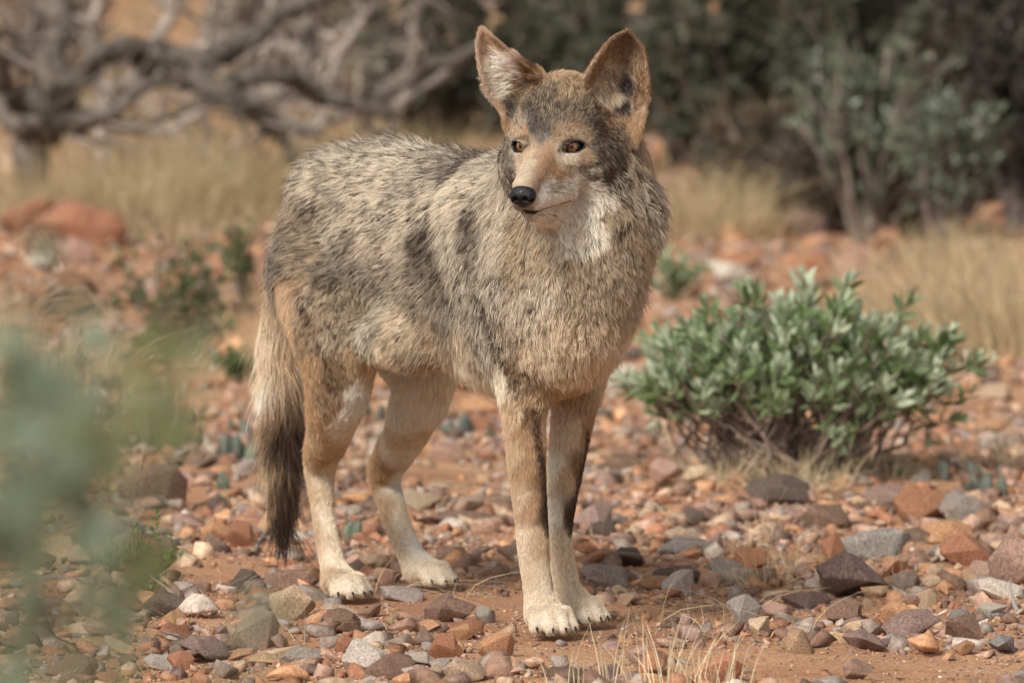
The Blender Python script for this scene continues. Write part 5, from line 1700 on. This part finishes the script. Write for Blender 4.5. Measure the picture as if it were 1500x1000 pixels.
limb_tree("dead_tree", [
    [(50, 262, D1, .07), (52, 200, D1, .065), (62, 130, D1, .055), (78, 60, D1 + .2, .05), (100, -40, D1 + .3, .04)],
    [(50, 210, D1, .05), (20, 150, D1 - .3, .04), (-10, 60, D1 - .5, .035), (-40, 0, D1 - .5, .03)],
    [(58, 205, D1, .05), (100, 130, D1 - .1, .045), (150, 78, D1 - .2, .04), (210, 80, D1, .05), (290, 88, D1, .055), (350, 60, D1 + .1, .045), (440, 10, D1 + .2, .04), (520, -30, D1 + .2, .03)],
    [(200, 85, D1, .045), (260, 110, D1, .042), (320, 135, D1 - .1, .045), (370, 160, D1 - .1, .038), (410, 200, D1, .03), (428, 240, D1, .025)],
    [(90, 180, D1 - .2, .03), (150, 175, D1 - .3, .028), (200, 135, D1 - .2, .025), (240, 110, D1 - .1, .02)],
    [(440, -20, D1 + .4, .032), (450, 60, D1 + .3, .035), (445, 110, D1 + .2, .03), (470, 150, D1 + .2, .025)],
    [(330, 130, D1, .04), (400, 110, D1, .035), (470, 140, D1 + .2, .035), (520, 150, D1 + .2, .035), (575, 168, D1 + .2, .028)],
    [(545, 150, D1 + .4, .025), (600, 110, D1 + .4, .026), (660, 90, D1 + .4, .024), (720, 60, D1 + .4, .02)],
    [(370, 160, D1, .03), (430, 180, D1, .025), (470, 195, D1, .018)],
    [(0, 160, D1 - .4, .028), (30, 185, D1 - .4, .035), (60, 190, D1 - .3, .035)],
    ], "leafless gnarled tree with dark twisting limbs at the upper left", 501, barkc=(.135, .113, .092), twigs=50, leaf=None)
limb_tree("dead_tree", [
    [(150, 240, D1 + 2.5, .04), (160, 150, D1 + 2.5, .035), (240, 40, D1 + 2.5, .03), (260, -40, D1 + 2.5, .025)],
    [(160, 150, D1 + 2.5, .028), (130, 60, D1 + 2.5, .026), (150, -30, D1 + 2.5, .02)],
    [(200, 100, D1 + 2.5, .025), (330, 60, D1 + 2.6, .028), (430, 70, D1 + 2.6, .022), (560, 20, D1 + 2.6, .02)],
    [(150, 180, D1 + 1.5, .02), (240, 190, D1 + 1.5, .02), (330, 150, D1 + 1.5, .02), (420, 130, D1 + 1.6, .018), (520, 60, D1 + 1.6, .016)],
    [(420, 200, D1 + 1.2, .016), (500, 170, D1 + 1.2, .018), (600, 140, D1 + 1.2, .018), (690, 80, D1 + 1.3, .014)],
    [(560, 200, D1 + 2.0, .014), (600, 110, D1 + 2, .016), (610, 20, D1 + 2, .016), (640, -40, D1 + 2, .014)],
    [(380, 120, D1 + 1.8, .016), (400, 40, D1 + 1.8, .018), (390, -40, D1 + 1.8, .016)],
    [(470, 180, D1 + 1.4, .012), (490, 90, D1 + 1.4, .016), (540, 10, D1 + 1.4, .016), (560, -40, D1 + 1.4, .014)],
    [(300, 230, D1 + 2.6, .02), (290, 130, D1 + 2.6, .03), (310, 40, D1 + 2.6, .03), (330, -40, D1 + 2.6, .03)],
    ], "second bare tangle of pale branches behind the gnarled tree", 502, barkc=(.34, .28, .24), twigs=80, leaf=(1600, .03, .012, (.14, .13, .08), (.22, .2, .12)))
OL1, OL2 = (.085, .105, .055), (.17, .195, .115)
def back_shrub(px0, px1, py0, py1, Y, n, label, seed, c1=OL1, c2=OL2, ll=.045, name="desert_shrub", hi=None, stems=46, edge=.25, stemc=(.12, .09, .08), sr=.011):
    c = P((px0 + px1) / 2, (py0 + py1) / 2, Y); s = (Y + CAM_D) / FPX
    b = np.array((c[0], Y, float(ground_z(c[0], Y)[0])))
    return leafy_shrub(name, b, c, ((px1 - px0) / 2 * s, (px1 - px0) / 2 * s * .8, (py1 - py0) / 2 * s), stems, n, ll, ll * .38, (c1, c2), label, "shrub", seed, "shrubs of the far thicket", stemc=stemc, stem_r=sr, density_edge=edge, hi=hi, up=.3, dim=.8)
BS = [
 (470, 780, -140, 210, 13.6, 11000, "olive green shrub between the dead tree and the coyote's ears", (.15, .14, .10), (.26, .245, .18), {}),
 (600, 1080, -160, 240, 13.5, 16000, "mid green shrub directly behind the coyote's ears", (.14, .132, .09), (.24, .235, .165), {}),
 (880, 1230, -160, 270, 12.4, 15000, "grey olive shrub right of the coyote's left ear", (.12, .12, .08), (.22, .215, .15), {}),
 (1110, 1430, 20, 260, 9.8, 3300, "brightest pale green shrub in front of the dark thicket", (.12, .14, .085), (.25, .28, .19), dict(ll=.034, hi=((.42, .48, .36), .12), edge=.15, stems=70, stemc=(.2, .16, .13))),
 (1280, 1490, 140, 250, 9.0, 1800, "pale green spray reaching to the right over the dark hollow", (.12, .14, .09), (.25, .29, .2), dict(ll=.034, hi=((.42, .48, .38), .15), edge=.2, stems=34)),
 (1360, 1640, -160, 310, 10.6, 12000, "dark brownish shrub at the upper right corner", (.07, .06, .05), (.14, .125, .095), dict(stemc=(.14, .11, .10), stems=90)),
 (1120, 1440, -180, 220, 11.6, 12000, "dim olive shrub behind the brightest pale green one", (.08, .085, .055), (.16, .16, .11), {}),
 (1100, 1500, 120, 350, 10.0, 9000, "dark twiggy thicket low under the pale green shrub", (.07, .055, .042), (.14, .115, .085), dict(stemc=(.17, .13, .115), stems=150)),
 (1000, 1230, 120, 320, 10.8, 4200, "brown half dry shrub left of the dark thicket", (.13, .105, .065), (.25, .20, .13), dict(stemc=(.22, .17, .13), stems=100)),
 (500, 1000, 40, 290, 16.5, 15000, "dull grey olive brush filling the gap above the coyote's back", (.13, .12, .08), (.22, .20, .14), dict(stems=120)),
 (240, 600, -120, 150, 16.0, 3200, "pale brownish brush behind the dead tree's limbs", (.17, .135, .10), (.28, .23, .17), dict(stems=120, stemc=(.26, .2, .17))),
 (-60, 200, -120, 120, 17.0, 1400, "thin brown brush behind the dead tree at the left edge", (.17, .13, .09), (.26, .2, .14), dict(stems=80, stemc=(.24, .19, .16))),
]
BS += [
 (700, 1010, -60, 330, 15.5, 15000, "brownish olive brush just behind the coyote's head", (.12, .11, .07), (.21, .19, .13), dict(stems=120, stemc=(.2, .15, .12))),
 (960, 1300, -60, 330, 14.0, 15000, "brownish brush right of the coyote's head", (.11, .095, .065), (.19, .165, .115), dict(stems=140, stemc=(.17, .13, .11))),
 (1280, 1640, -80, 340, 13.0, 15000, "deep brown brush filling the right edge", (.085, .07, .055), (.15, .125, .09), dict(stems=140, stemc=(.15, .115, .10))),
]
for i_, (a, b, c, d, Y, n, lab, c1, c2, kw) in enumerate(BS): back_shrub(a, b, c, d, Y, n, lab, 601 + i_, c1, c2, **kw)
for i_, (x_, y_, h_, w_, lab) in enumerate([(-.6, 23, 3.0, 1.8, "dark tree closing the view above the coyote's back"), (.9, 21, 2.8, 1.7, "dark tree closing the view behind the coyote's ears"), (2.2, 20, 2.8, 1.6, "dark tree closing the view at right of centre"), (3.6, 20, 3.0, 1.8, "dark tree closing the view at the far right")]):
    zb = float(ground_z(x_, y_)[0])
    leafy_shrub("desert_tree", (x_, y_, zb), (x_, y_, zb + h_ * .42), (w_, 1.0, h_ * .55), 150, 13000, .08, .035, ((.07, .07, .045), (.14, .14, .09)),
                lab, "tree", 700 + i_, "dark trees behind the thicket", stem_r=.03, density_edge=.2, twig=.12, dim=.75)

# brush that carries on beyond both edges of the view
r = np.random.default_rng(808); pos, dr, cl, paths = [], [], [], []
for _ in range(90):
    y = r.uniform(10.5, 19); e = (y + 7) * .108; x = e + r.uniform(.9, 6.5) if r.random() < .55 else -e - r.uniform(1.2, 6.5)
    h = r.uniform(.5, 1.5); w = h * r.uniform(.5, .8); z = float(ground_z(x, y)[0]); c = np.array((x, y, z + h * .5)); n = 420
    tips = c + unit(r.normal(size=(26, 3))) * np.array((w, w, h * .5)) * r.uniform(.4, 1, (26, 1)); tips[:, 2] = np.maximum(tips[:, 2], z + .05)
    for t_ in tips: paths.append((wander((x, y, z), t_, r, 6, .1), np.linspace(.010, .003, 6)))
    k = r.integers(0, 26, n); pos.append(tips[k] + r.normal(0, .07, (n, 3))); dr.append(r.normal(size=(n, 3)) + (0, 0, .4))
    b = np.array((.13, .125, .08)) * math.exp(r.normal(0, .3)); cl.append(b * np.exp(r.normal(0, .25, (n, 1))))
pos = np.vstack(pos); dr = np.vstack(dr); cl = np.vstack(cl)
tag(mesh_obj("brush", join([leaves(pos, dr, r.uniform(.03, .06, len(pos)), r.uniform(.012, .022, len(pos)), cl, r), tubes(paths, [np.array((.13, .1, .085))] * len(paths), 4)]), LEAF), kind="stuff")
